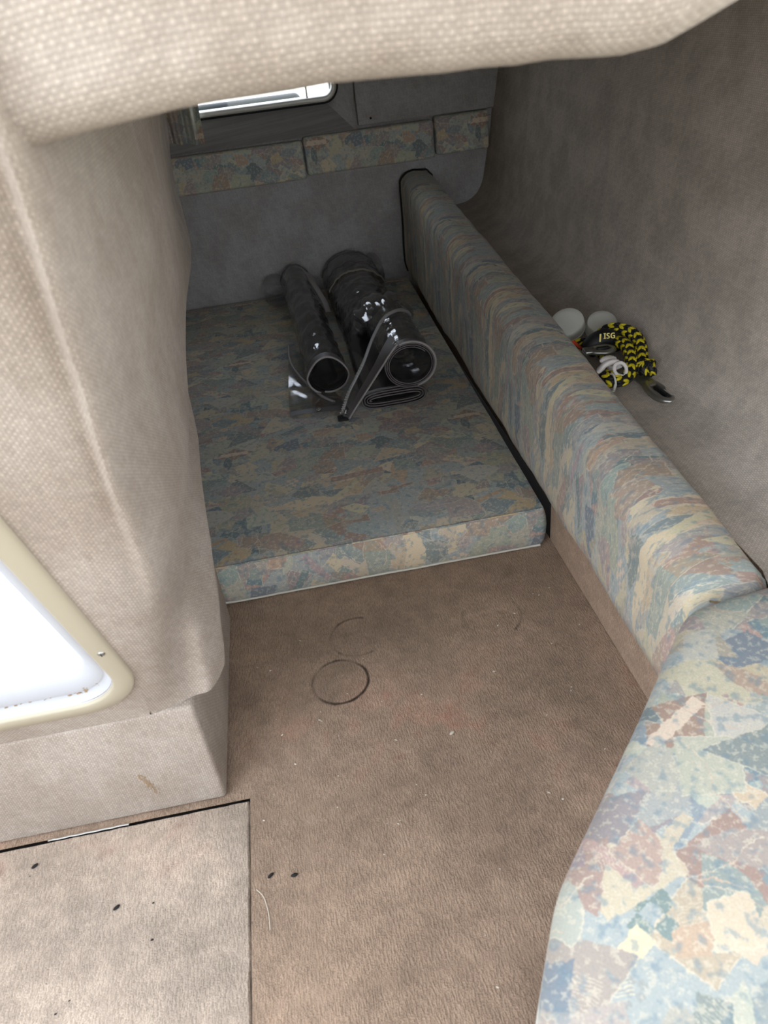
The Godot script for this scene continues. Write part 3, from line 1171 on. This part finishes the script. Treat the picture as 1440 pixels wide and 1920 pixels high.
func build_seat_cushion() -> void:
	var o := thing("seat_cushion", "pale blue and cream patchwork seat cushion with a slanting edge at lower right", "cushion", P(0.6, 0.23, 0.3))
	var base := P(0.6, 0.23, 0.3)
	var ctl := [Vector2(0.437, 0.641), Vector2(0.30, 0.492), Vector2(0.145, 0.330), Vector2(0.098, 0.245), Vector2(0.072, 0.12), Vector2(0.06, -0.1), Vector2(0.08, -0.3), Vector2(0.5, -0.34), Vector2(0.72, -0.3), Vector2(0.72, 0.3), Vector2(0.70, 0.68), Vector2(0.56, 0.655)]
	var loop := []
	for i in ctl.size():
		var a: Vector2 = ctl[i]
		var b: Vector2 = ctl[(i + 1) % ctl.size()]
		for k in 12: loop.append(a.lerp(b, k / 12.0))
	for pass_ in 3:
		var l2 := []
		for i in loop.size(): l2.append((loop[i - 1] + loop[i] * 2.0 + loop[(i + 1) % loop.size()]) / 4.0)
		loop = l2
	var c := Vector2(0.42, 0.18)
	var top := 0.333
	var rows := []
	for lev in [[0.985, 0.232], [1.0, 0.242], [1.004, 0.27], [1.003, 0.295], [0.998, 0.312], [0.985, 0.323], [0.965, 0.329], [0.92, 0.333], [0.85, 0.335], [0.72, 0.3375], [0.55, 0.339], [0.35, 0.340], [0.15, 0.3405], [0.01, 0.3405]]:
		var row := PackedVector3Array()
		for k in loop.size() + 1:
			var p: Vector2 = c + (loop[k % loop.size()] - c) * lev[0]
			row.append(P(p.x, lev[1] + 0.0025 * noise.get_noise_2d(p.x * 9, p.y * 9), p.y) - base)
		rows.append(row)
	var st := mb()
	for i in rows.size() - 1:
		for k in loop.size():
			var q := [rows[i][k], rows[i][k + 1], rows[i + 1][k + 1], rows[i + 1][k]]
			var uv := []
			for p in q: uv.append(Vector2(p.x, p.z).rotated(0.5) * 1.0 + Vector2(0.14, 0.4) + Vector2(0, (0.1 - p.y) * 0.6 if p.y < 0.09 else 0.0))
			tri(st, q[0], q[1], q[2], uv[0], uv[1], uv[2])
			tri(st, q[0], q[2], q[3], uv[0], uv[2], uv[3])
	put("cover", st, M.fabric, o)
	st = mb()
	var pp := []
	for k in loop.size():
		var p: Vector2 = c + (loop[k] - c) * 1.002
		pp.append(P(p.x, 0.246, p.y) - base)
	tube(st, pp, 0.003, 6, true)
	put("piping", st, M.piping, o)
	# plinth that carries the cushion
	var pl := thing("plinth", "carpeted plinth hidden below the patchwork seat cushion", "plinth", P(0.45, 0, 0.1))
	st = mb()
	st.set_smooth_group(-1)
	var foot := [P(0.44, 0, 0.585), P(0.17, 0, 0.30), P(0.13, 0, 0.0), P(0.13, 0, -0.28), P(0.68, 0, -0.28), P(0.68, 0, 0.60)]
	var lo := []
	var hi := []
	for p in foot:
		lo.append(p - P(0.45, 0, 0.1) + Vector3(0, 0.002, 0))
		hi.append(p - P(0.45, 0, 0.1) + Vector3(0, 0.231, 0))
	ring(st, [lo, hi])
	fan(st, hi)
	put("body", st, M.carpet_plain, pl)

func build_curtain() -> void:
	var o := thing("curtain", "short patterned curtain gathered at the left end of the rear window", "curtain", P(-0.26, 0.7, 2.93))
	var base := P(-0.26, 0.7, 2.93)
	var st := mb()
	var rows := []
	for i in 13:
		var t := i / 12.0
		var y := lerpf(0.700, 1.0, t)
		var row := PackedVector3Array()
		for k in 61:
			var s := k / 60.0
			var x := lerpf(-0.37, -0.202 + 0.012 * t, s)
			var wv := 0.017 * sin(s * 20.0 + 0.9 + 0.5 * t) + 0.006 * sin(s * 43.0)
			row.append(P(x, y + 0.012 * s * (1 - t) * -1.0 + 0.010 * (1 - s) * (1 - t), 2.918 + wv) - base)
		rows.append(row)
	sheet(st, rows, true, 0, 0.3, 0.1)
	var back := []
	for r in rows:
		var row := PackedVector3Array()
		for p in r: row.append(p + Vector3(0, 0, -0.0015))
		back.append(row)
	sheet(st, back, false, 0, 0.3, 0.1)
	put("cloth", st, M.fabric, o)
	st = mb()
	tube(st, [P(-0.45, 1.005, 2.93) - base, P(0.33, 1.005, 2.93) - base], 0.005, 8)
	put("rod", st, M.alu, o)

# ---------------------------------------------------------------- rolled clear panels
func spiral(c: Vector2, rx: float, ry: float, turns: float, pitch: float, start: float, n := 40) -> Array:
	var out := []
	var steps := int(turns * n)
	for i in steps + 1:
		var a := start - TAU * i / n
		var k := pitch * i / n
		out.append(c + Vector2(cos(a) * (rx - k), sin(a) * (ry - k)))
	return out

func stadium(c: Vector2, w: float, h: float, turns: float, pitch: float, n := 48) -> Array:
	var out := []
	var steps := int(turns * n)
	for i in steps + 1:
		var a := TAU * i / n
		var k := pitch * i / n
		var cx := cos(a)
		var sx := sin(a)
		var e := 0.5
		out.append(c + Vector2(signf(cx) * pow(absf(cx), e) * (w - k), signf(sx) * pow(absf(sx), 0.8) * (h - k)))
	return out

func extrude_roll(st: SurfaceTool, prof: Array, a: Vector3, b: Vector3, n: int, bump: float, seed_off: float, taper := 1.0) -> Array:
	# prof in (across, up) about the axis point; returns the near end's points
	var rows := []
	for i in n + 1:
		var t := i / float(n)
		var c := a.lerp(b, t)
		var row := PackedVector3Array()
		for k in prof.size():
			var p: Vector2 = prof[k] * lerpf(1.0, taper, t)
			var w := bump * (noise.get_noise_3d(p.x * 14 + seed_off, p.y * 14, t * 11) + 0.6 * noise.get_noise_3d(p.x * 34 + seed_off, p.y * 34, t * 26)) * clampf(t * 12, 0.15, 1)
			var q := p + p.normalized() * w
			row.append(c + Vector3(q.x, q.y, 0))
		rows.append(row)
	sheet(st, rows, false)
	return rows

func snap_ring(parent: Node3D, at: Vector3, n: Vector3, r := 0.007) -> void:
	var s := n.cross(Vector3.FORWARD if absf(n.z) < 0.8 else Vector3.RIGHT).normalized()
	var st := mb()
	lathe(st, [Vector2(r * 0.45, 0.0), Vector2(r * 0.5, 0.0022), Vector2(r * 0.8, 0.003), Vector2(r, 0.0016), Vector2(r, 0.0)], Transform3D(Basis(s, n, s.cross(n)), at), 18)
	var sn := put("snap", st, M.steel, parent)
	st = mb()
	lathe(st, [Vector2(0.0, 0.0012), Vector2(r * 0.46, 0.001), Vector2(r * 0.48, 0.0)], Transform3D(Basis(s, n, s.cross(n)), at), 14)
	put("snap_socket", st, M.rubber, sn)

func build_roll_slim() -> void:
	var base := P(0.05, 0.107, 2.4)
	var o := thing("vinyl_roll", "slimmer rolled clear vinyl panel on the mattress, left of the double roll", "vinyl roll", base, "rolled clear panels on the mattress")
	var a := P(0.062, 0.170, 1.935) - base
	var b := P(0.028, 0.172, 2.93) - base
	var prof := spiral(Vector2.ZERO, 0.063, 0.060, 2.3, 0.0075, -PI / 2 - 0.5)
	for k in prof.size():
		var p: Vector2 = prof[k]
		prof[k] = Vector2(p.x * (1.0 - 0.25 * clampf(p.y / 0.06, 0, 1)) + 0.006, p.y * (0.94 if p.y < 0 else 1.0))
	var st := mb()
	var rows := extrude_roll(st, prof, a, b, 60, 0.006, 3.0)
	put("sheet", st, M.vinyl, o)
	# opaque hem round both ends
	st = mb()
	var hem := []
	for i in 3: hem.append(rows[i])
	var grow := []
	for r in hem:
		var row := PackedVector3Array()
		for p in r: row.append(p + (p - a) * Vector3(0.02, 0.02, 0) + Vector3(0, 0, 0.002))
		grow.append(row)
	sheet(st, grow, false)
	put("hem", st, M.hem, o)
	st = mb()
	var edge := []
	for p in rows[0]: edge.append(p + Vector3(0, 0, 0.003))
	tube(st, edge.slice(0, 40), 0.0032, 6)
	put("edge_piping", st, M.hem_pale, o)
	st = mb()
	var farend := []
	for p in rows[-1]: farend.append(p)
	tube(st, farend.slice(0, 40), 0.003, 6)
	put("edge_piping", st, M.hem, o)
	# dark inner core and the fold that sticks out at the far end
	st = mb()
	var core := spiral(Vector2(-0.004, -0.014), 0.036, 0.024, 1.4, 0.006, 0.4)
	extrude_roll(st, core, a + Vector3(0, 0, -0.02), b, 20, 0.004, 8.0)
	put("core", st, M.vinyl, o)
	st = mb()
	var lobe := []
	for i in 25:
		var an := TAU * i / 24.0
		lobe.append(Vector2(cos(an) * 0.05, sin(an) * 0.042))
	extrude_roll(st, lobe, P(-0.045, 0.153, 2.80) - base, P(-0.05, 0.155, 2.955) - base, 8, 0.006, 5.0)
	put("far_fold", st, M.vinyl, o)
	# loose flap spread towards the front
	st = mb()
	var fl := []
	var left := curve([P(-0.035, 0.150, 2.25), P(-0.048, 0.128, 2.08), P(-0.058, 0.112, 1.93), P(-0.058, 0.110, 1.835)], 8)
	var right := curve([P(0.02, 0.125, 2.2), P(0.05, 0.114, 2.05), P(0.085, 0.111, 1.92), P(0.105, 0.110, 1.815)], 8)
	for i in left.size():
		var row := PackedVector3Array()
		for k in 15:
			var t := k / 14.0
			var p: Vector3 = left[i].lerp(right[i], t)
			row.append(p + Vector3(0, 0.0035 * sin(t * PI) + 0.0012 * noise.get_noise_2d(t * 5, i * 0.3), 0) - base)
		fl.append(row)
	sheet(st, fl, true)
	put("flap", st, M.vinyl, o)
	st = mb()
	sheet(st, [shift(fl[-4], Vector3(0, 0.0014, 0)), shift(fl[-2], Vector3(0, 0.0016, 0)), shift(fl[-1], Vector3(0, 0.0014, 0.002))], true)
	put("flap_hem", st, M.hem, o)
	st = mb()
	tube(st, curve([P(-0.033, 0.155, 2.26) - base, P(-0.036, 0.146, 2.15) - base, P(-0.018, 0.138, 2.05) - base, P(0.012, 0.126, 1.975) - base, P(0.038, 0.119, 1.915) - base, P(0.07, 0.113, 1.875) - base], 8), 0.0042, 6)
	put("flap_piping", st, M.hem_pale, o)
	snap_ring(o, P(0.022, 0.118, 1.832) - base, Vector3.UP)
	# pale tape end standing off the roll
	st = mb()
	var tp := curve([P(0.080, 0.222, 2.80) - base, P(0.088, 0.212, 2.74) - base, P(0.102, 0.195, 2.67) - base, P(0.120, 0.165, 2.60) - base, P(0.124, 0.14, 2.56) - base], 6)
	tube(st, tp, 0.011, 8, false, 0.25)
	tube(st, [P(0.082, 0.222, 2.79) - base, P(0.100, 0.216, 2.775) - base, P(0.112, 0.206, 2.77) - base], 0.006, 6, false, 0.6)
	put("tape_end", st, M.hem_pale, o)

func shift(row: PackedVector3Array, by: Vector3) -> PackedVector3Array:
	var out := PackedVector3Array()
	for p in row: out.append(p + by)
	return out

func build_roll_wide() -> void:
	var base := P(0.25, 0.107, 2.3)
	var o := thing("vinyl_roll", "larger double roll of clear vinyl with grey hems and a zip flap, beside the bolster", "vinyl roll", base, "rolled clear panels on the mattress")
	# flattened lower roll
	var st := mb()
	var flat := stadium(Vector2.ZERO, 0.094, 0.031, 3.6, 0.0072)
	var ra := P(0.232, 0.139, 1.80) - base
	var rb := P(0.250, 0.139, 2.90) - base
	var rows := extrude_roll(st, flat, ra, rb, 40, 0.0015, 11.0)
	put("lower_sheet", st, M.vinyl, o)
	st = mb()
	sheet(st, [shift(rows[0], Vector3(0, 0, 0.012)), shift(rows[0], Vector3(0, 0, 0.002))], false)
	var e := []
	for p in rows[0]: e.append(p + Vector3(0, 0, 0.012))
	tube(st, e, 0.0022, 5)
	put("lower_hem", st, M.hem, o)
	# round upper roll
	st = mb()
	var prof := spiral(Vector2.ZERO, 0.070, 0.064, 3.2, 0.0048, PI * 0.62)
	var ua := P(0.282, 0.2265, 1.785) - base
	var ub := P(0.272, 0.225, 2.16) - base
	rows = extrude_roll(st, prof, ua, ub, 30, 0.0028, 17.0)
	put("upper_sheet", st, M.vinyl, o)
	st = mb()
	var grow := []
	for i in 3:
		var row := PackedVector3Array()
		for p in rows[i]: row.append(p + (p - ua) * Vector3(0.02, 0.02, 0) + Vector3(0, 0, 0.003))
		grow.append(row)
	sheet(st, grow, false)
	e = []
	for p in grow[0]: e.append(p)
	tube(st, e, 0.0017, 6)
	put("upper_hem", st, M.hem, o)
	st = mb()
	tube(st, e.slice(0, 22), 0.0034, 6)
	put("edge_piping", st, M.hem_pale, o)
	# broader far part with loose arched layers
	st = mb()
	var arch := []
	for i in 49:
		var an := PI * 1.12 - PI * 1.24 * i / 48.0
		arch.append(Vector2(cos(an) * 0.098, sin(an) * 0.086 - 0.012))
	var fa := P(0.250, 0.158, 2.13) - base
	var fb := P(0.252, 0.160, 2.93) - base
	rows = extrude_roll(st, arch, fa, fb, 70, 0.009, 23.0, 1.12)
	put("far_sheet", st, M.vinyl, o)
	st = mb()
	var arch2 := spiral(Vector2(0.004, 0.012), 0.074, 0.062, 2.2, 0.006, PI * 0.9)
	extrude_roll(st, arch2, fa, P(0.254, 0.166, 2.82) - base, 50, 0.006, 29.0)
	put("far_core", st, M.vinyl, o)
	for i in [70, 58]:
		st = mb()
		e = []
		for p in rows[i]: e.append(p + Vector3(0, 0.002, 0))
		tube(st, e.slice(6, 44), 0.0034, 6)
		put("far_piping", st, M.hem, o)
	st = mb()
	e = []
	for p in rows[48]: e.append(p + Vector3(0, 0.003, 0))
	tube(st, e.slice(8, 40), 0.0062, 6, false, 0.5)
	put("far_tape", st, plain(Color(0.56, 0.53, 0.46), 0.5), o)
	# dark fold behind the roll's right shoulder
	st = mb()
	var lobe := []
	for i in 25:
		var an := TAU * i / 24.0
		lobe.append(Vector2(cos(an) * 0.04, sin(an) * 0.05))
	extrude_roll(st, lobe, P(0.335, 0.17, 2.80) - base, P(0.345, 0.175, 2.95) - base, 8, 0.005, 5.0)
	put("far_fold", st, M.vinyl, o)
	# ruffled collar of clear sheet where the round roll meets the far part
	st = mb()
	var col := []
	for i in 7:
		var t := i / 6.0
		var row := PackedVector3Array()
		for k in 41:
			var an := PI * 1.02 - PI * 1.0 * k / 40.0
			var rr := 0.076 + 0.016 * sin(t * PI) + 0.006 * sin(k * 0.9 + t * 3.0)
			row.append(P(0.270 + cos(an) * rr * 1.02, 0.222 + sin(an) * rr * 0.82, 2.08 + 0.16 * t + 0.02 * sin(k * 0.5)) - base)
		col.append(row)
	sheet(st, col, false)
	put("collar", st, M.vinyl, o)
	st = mb()
	tube(st, curve([P(0.234, 0.290, 1.955) - base, P(0.262, 0.300, 1.985) - base, P(0.300, 0.296, 2.02) - base, P(0.335, 0.268, 2.07) - base, P(0.352, 0.230, 2.10) - base], 8), 0.005, 7)
	put("collar_piping", st, M.hem_pale, o)
	# flap with a zip drawn down to the left
	var lp := curve([P(0.234, 0.288, 1.955), P(0.200, 0.262, 1.905), P(0.168, 0.224, 1.862), P(0.140, 0.188, 1.845), P(0.112, 0.150, 1.835), P(0.090, 0.124, 1.80), P(0.076, 0.112, 1.768)], 6)
	var rp := curve([P(0.252, 0.293, 1.776), P(0.229, 0.270, 1.772), P(0.204, 0.238, 1.772), P(0.178, 0.203, 1.776), P(0.149, 0.166, 1.777), P(0.116, 0.130, 1.768), P(0.097, 0.114, 1.752)], 6)
	st = mb()
	var fl := []
	for i in lp.size():
		var row := PackedVector3Array()
		for k in 9: row.append(lp[i].lerp(rp[i], k / 8.0) + Vector3(0, 0.004 * sin(PI * k / 8.0), 0) - base)
		fl.append(row)
	sheet(st, fl, true)
	put("flap", st, M.vinyl, o)
	st = mb()
	var zp := []
	for p in lp: zp.append(p + Vector3(0, 0.002, 0) - base)
	tube(st, zp.slice(0, 34), 0.0052, 6, false, 0.5)
	var zip := put("zip", st, M.zip, o)
	st = mb()
	for i in range(14, 34):
		var p: Vector3 = zp[i]
		var t := (zp[mini(i + 1, 36)] - zp[i - 1]) as Vector3
		var s := t.cross(Vector3.UP).normalized()
		tube(st, [p - s * 0.005 + Vector3(0, 0.0032, 0), p + s * 0.005 + Vector3(0, 0.0032, 0)], 0.0009, 4)
	put("zip_teeth", st, M.piping, zip)
	st = mb()
	var rr := []
	for i in fl.size(): rr.append(PackedVector3Array([fl[i][5] + Vector3(0, 0.0016, 0), fl[i][7] + Vector3(0, 0.002, 0), fl[i][8] + Vector3(0.002, 0.001, 0.002)]))
	sheet(st, rr, true)
	put("flap_hem", st, M.hem, o)
	st = mb()
	var rq := []
	for p in rp: rq.append(p + Vector3(0, 0.001, 0.003) - base)
	tube(st, rq, 0.003, 6)
	put("flap_piping", st, M.hem_pale, o)
	st = mb()
	rbox(st, P(0.083, 0.114, 1.764) - base, Vector3(0.03, 0.006, 0.03), 0.003, 2)
	put("flap_tip", st, M.rubber, o)
	snap_ring(o, P(0.092, 0.119, 1.768) - base, Vector3(0, 0.95, 0.3).normalized())
	snap_ring(o, P(0.246, 0.2955, 1.776) - base, Vector3(-0.4, 0.9, 0.1).normalized(), 0.006)

# ---------------------------------------------------------------- rope bundle
func braid(yel: SurfaceTool, blk: SurfaceTool, path: Array, r: float, off := 0) -> void:
	tube(blk, path, r * 0.86, 10)
	# even steps along the path
	var pts := []
	var acc := 0.0
	var step := 0.0062
	pts.append(path[0])
	for i in range(1, path.size()):
		var a: Vector3 = path[i - 1]
		var b: Vector3 = path[i]
		var l := a.distance_to(b)
		while acc + l >= step:
			var t := (step - acc) / l
			a = a.lerp(b, t)
			pts.append(a)
			l = a.distance_to(b)
			acc = 0.0
		acc += l
	var up := Vector3.UP
	for i in range(1, pts.size() - 1):
		var t := ((pts[i + 1] - pts[i - 1]) as Vector3).normalized()
		var s := t.cross(up).normalized()
		up = s.cross(t).normalized()
		for k in 8:
			if i % 2: continue
			var an := TAU * k / 8.0
			var n := s * cos(an) + up * sin(an)
			var w := t.cross(n).normalized()
			var slant := (t + w * (0.5 if k % 2 == 0 else -0.5)).normalized()
			var side := slant.cross(n).normalized()
			var st := yel if (i / 2 + k / 2 + off) % 2 == 0 else blk
			blob(st, pts[i] + n * r * 0.84, slant * 0.0086, side * r * 0.34, n * r * 0.26, 6, 4)

func build_rope() -> void:
	var base := P(0.65, 0.32, 1.36)
	var o := thing("tow_rope", "coiled black and yellow braided tow rope with two grey snap hooks on the shelf", "rope", base)
	var y := mb()
	var b := mb()
	var outer := curve([P(0.655, 0.345, 1.44), P(0.672, 0.362, 1.468), P(0.698, 0.372, 1.462), P(0.719, 0.372, 1.430), P(0.722, 0.366, 1.392), P(0.712, 0.356, 1.355), P(0.700, 0.349, 1.325), P(0.694, 0.345, 1.300)], 10)
	var inner := curve([P(0.640, 0.338, 1.46), P(0.664, 0.350, 1.452), P(0.684, 0.358, 1.425), P(0.690, 0.362, 1.385), P(0.682, 0.357, 1.345), P(0.667, 0.349, 1.305), P(0.644, 0.341, 1.278), P(0.618, 0.340, 1.272), P(0.609, 0.340, 1.282), P(0.606, 0.341, 1.305)], 10)
	var under := curve([P(0.612, 0.336, 1.475), P(0.622, 0.344, 1.474), P(0.640, 0.346, 1.455), P(0.652, 0.338, 1.42), P(0.650, 0.333, 1.37), P(0.632, 0.333, 1.325), P(0.615, 0.334, 1.31)], 10)
	for q in [[outer, 0.0125, 0], [inner, 0.0125, 1], [under, 0.0115, 2]]:
		var path := []
		for p in q[0]: path.append(p - base)
		braid(y, b, path, q[1], q[2])
	# the round knot that carries the near hook
	var kc := P(0.694, 0.346, 1.294) - base
	for k in 3:
		var path := []
		for i in 19:
			var an := TAU * i / 18.0
			path.append(kc + Vector3(cos(an) * 0.0105, sin(an) * 0.010, (k - 1) * 0.009 + 0.003 * sin(an * 2)).rotated(Vector3.UP, 0.7 * k))
		braid(y, b, path, 0.0085, k)
	put("rope_yellow", y, M.yellow, o)
	put("rope_black", b, M.black, o)
	var st := mb()
	# hooks: a flat pear-shaped body with an eye, a gate slot and a swivel
	for h in [[P(0.684, 0.3275, 1.288), P(0.694, 0.3245, 1.175), 0.0], [P(0.604, 0.358, 1.398), P(0.668, 0.357, 1.392), 0.0]]:
		var a: Vector3 = h[0] - base
		var c: Vector3 = h[1] - base
		var t := (c - a).normalized()
		var s := t.cross(Vector3.UP).normalized()
		var up := s.cross(t).normalized()
		var l := a.distance_to(c)
		st = mb()
		var ring_pts := []
		for i in 33:
			var an := TAU * i / 32.0
			var wd := lerpf(0.012, 0.0205, 0.5 + 0.5 * cos(an))
			ring_pts.append(a.lerp(c, 0.55) + t * cos(an) * l * 0.38 + s * sin(an) * wd)
		ring_pts.pop_back()
		tube(st, ring_pts, 0.0085, 8, true, 0.7)
		rbox_at(st, a.lerp(c, 0.16), t, s, up, Vector3(l * 0.42, 0.028, 0.010), 0.004)
		var hook := put("snap_hook", st, M.steel, o)
		st = mb()
		rbox_at(st, a.lerp(c, 0.62) + up * 0.002 - s * 0.002, t, s, up, Vector3(l * 0.44, 0.010, 0.008), 0.003)
		put("gate", st, M.dark_steel, hook)
	# black sleeve with its printed mark
	st = mb()
	var sv := curve([P(0.628, 0.338, 1.440) - base, P(0.640, 0.357, 1.436) - base, P(0.662, 0.366, 1.434) - base, P(0.684, 0.357, 1.437) - base, P(0.694, 0.340, 1.44) - base], 6)
	tube(st, sv, 0.021, 14, false, 0.95)
	var sleeve := put("sleeve", st, M.black, o)
	var mark := TextMesh.new()
	mark.text = "ISG"
	var font := SystemFont.new()
	font.font_names = PackedStringArray(["Droid Sans"])
	font.font_weight = 700
	mark.font = font
	mark.font_size = 16
	mark.pixel_size = 0.0010
	mark.depth = 0.001
	var mi := MeshInstance3D.new()
	mi.name = "printed_letters"
	mi.mesh = mark
	mi.material_override = M.label
	mi.transform = Transform3D(Basis(Vector3.RIGHT, -0.45).rotated(Vector3.UP, -0.25), P(0.664, 0.3785, 1.4115) - base)
	sleeve.add_child(mi)
	st = mb()
	rbox(st, P(0.6435, 0.377, 1.4125) - base, Vector3(0.0035, 0.018, 0.003), 0.0005, 1)
	put("printed_bar", st, M.label, sleeve)
	# white webbing loop, its ring and a cable tie
	st = mb()
	var wb := curve([P(0.598, 0.355, 1.305) - base, P(0.602, 0.361, 1.302) - base, P(0.608, 0.368, 1.300) - base, P(0.624, 0.366, 1.305) - base, P(0.634, 0.352, 1.310) - base], 6)
	tube(st, wb, 0.016, 10, false, 0.40)
	blob(st, P(0.618, 0.371, 1.312) - base, Vector3(0.018, 0, 0), Vector3(0, 0.008, 0), Vector3(0, 0, 0.012), 12, 8)
	put("webbing", st, M.webbing, o)
	st = mb()
	var rg := []
	for i in 24:
		var an := TAU * i / 24.0
		rg.append(P(0.632 + cos(an) * 0.0125, 0.360 + sin(an) * 0.011, 1.282 + sin(an) * 0.008) - base)
	tube(st, rg, 0.0038, 8, true)
	put("ring", st, M.webbing, o)
	st = mb()
	var tie := []
	for i in 15:
		var an := PI * i / 14.0
		tie.append(P(0.612, 0.341 + sin(an) * 0.0155, 1.272 - cos(an) * 0.0155) - base)
	tube(st, tie, 0.0022, 6)
	tube(st, [P(0.612, 0.341, 1.2565) - base, P(0.604, 0.332, 1.246) - base], 0.003, 6)
	put("cable_tie", st, M.foam, o)
	st = mb()
	tube(st, [P(0.600, 0.360, 1.458) - base, P(0.608, 0.352, 1.430) - base], 0.006, 6, false, 0.3)
	put("red_tag", st, M.orange, o)

func rbox_at(st: SurfaceTool, c: Vector3, t: Vector3, s: Vector3, up: Vector3, size: Vector3, r: float) -> void:
	var f := func(p: Vector3) -> Vector3: return c + t * p.x + s * p.z + up * p.y
	rbox(st, Vector3.ZERO, Vector3(size.x, size.z, size.y), r, 2, f)

func build_floats() -> void:
	var spots := [[P(0.630, 0.354, 1.565), 0.039, 0.036, Vector3(-0.32, 0.80, 0.45), "translucent white plastic cap on the shelf, half behind the bolster"], [P(0.704, 0.346, 1.545), 0.034, 0.040, Vector3(-0.12, 0.86, 0.45), "translucent white plastic cap touching the black rope sleeve"]]
	for q in spots:
		var n: Vector3 = (q[3] as Vector3).normalized()
		var s := n.cross(Vector3.FORWARD).normalized()
		var o := thing("plastic_cap", q[4], "plastic cap", q[0], "white caps beside the tow rope")
		var st := mb()
		var r: float = q[1]
		var h: float = q[2]
		lathe(st, [Vector2(0, h * 0.5), Vector2(r * 0.6, h * 0.5), Vector2(r * 0.93, h * 0.49), Vector2(r * 0.985, h * 0.42), Vector2(r, h * 0.3), Vector2(r, -h * 0.3), Vector2(r * 0.97, -h * 0.46), Vector2(r * 0.86, -h * 0.5), Vector2(0, -h * 0.5)], Transform3D(Basis(s, n, s.cross(n)), Vector3.ZERO), 32)
		put("shell", st, M.foam, o)
		st = mb()
		lathe(st, [Vector2(r * 1.0, -h * 0.18), Vector2(r * 1.03, -h * 0.2), Vector2(r * 1.03, -h * 0.3), Vector2(r * 1.0, -h * 0.32)], Transform3D(Basis(s, n, s.cross(n)), Vector3.ZERO), 32)
		put("rim", st, M.foam, o)

func build_crumbs() -> void:
	var named := [[0.137, 0.770, true, "pale crumb alone on the brown carpet right of the ring stains"], [-0.175, 0.591, false, "dark seed lying just right of the hatch edge, the longer of two"], [-0.141, 0.584, false, "small dark seed right of a longer one near the hatch edge"], [-0.529, 0.683, false, "dark crumb on the pale hatch close to the locker"], [-0.394, 0.591, false, "dark crumb on the pale hatch, midway between locker and picture foot"]]
	for q in named:
		var st := mb()
		var s := 0.0035
		blob(st, Vector3(0, s * 0.6, 0), Vector3(s * 1.5, 0, 0).rotated(Vector3.UP, rng.randf() * 0.6), Vector3(0, s * 0.7, 0), Vector3(0, 0, s * 0.8), 9, 6)
		var o := put("crumb", st, M.crumb_pale if q[2] else M.crumb_dark, null, P(q[0], 0.0035 if q[0] < -0.2 else 0.0005, q[1]))
		tag(o, q[3], "crumb", "crumbs on the carpet")
	for pale in [true, false]:
		var st := mb()
		for i in 120:
			var x := rng.randf_range(-0.75, 0.44)
			var d := rng.randf_range(0.25, 1.15)
			if pale == (x < -0.19) or d > 1.1: continue
			if x < -0.19 and (x > -0.215 or d > 0.71): continue
			if x > 0.1 and d < 0.35 + (x - 0.1) * 1.05: continue
			var s := rng.randf_range(0.0006, 0.0016)
			blob(st, P(x, 0.0035 if x < -0.2 else 0.001, d), Vector3(s * 1.6, 0, s * rng.randf_range(-1, 1)), Vector3(0, s, 0), Vector3(s * 0.3, 0, s), 6, 4)
		var o := put("grit", st, M.crumb_pale if pale else M.crumb_dark)
		tag(o, "pale specks of grit scattered over the brown carpet" if pale else "dark specks of grit scattered over the pale floor hatch", "grit", "", "stuff")
	var st2 := mb()
	tube(st2, curve([P(-0.196, 0.002, 0.575), P(-0.186, 0.0025, 0.562), P(-0.180, 0.002, 0.54), P(-0.178, 0.0018, 0.515)], 6), 0.0006, 5)
	var th := put("thread", st2, M.crumb_pale)
	tag(th, "loose pale thread curled on the carpet beside the hatch edge", "thread")
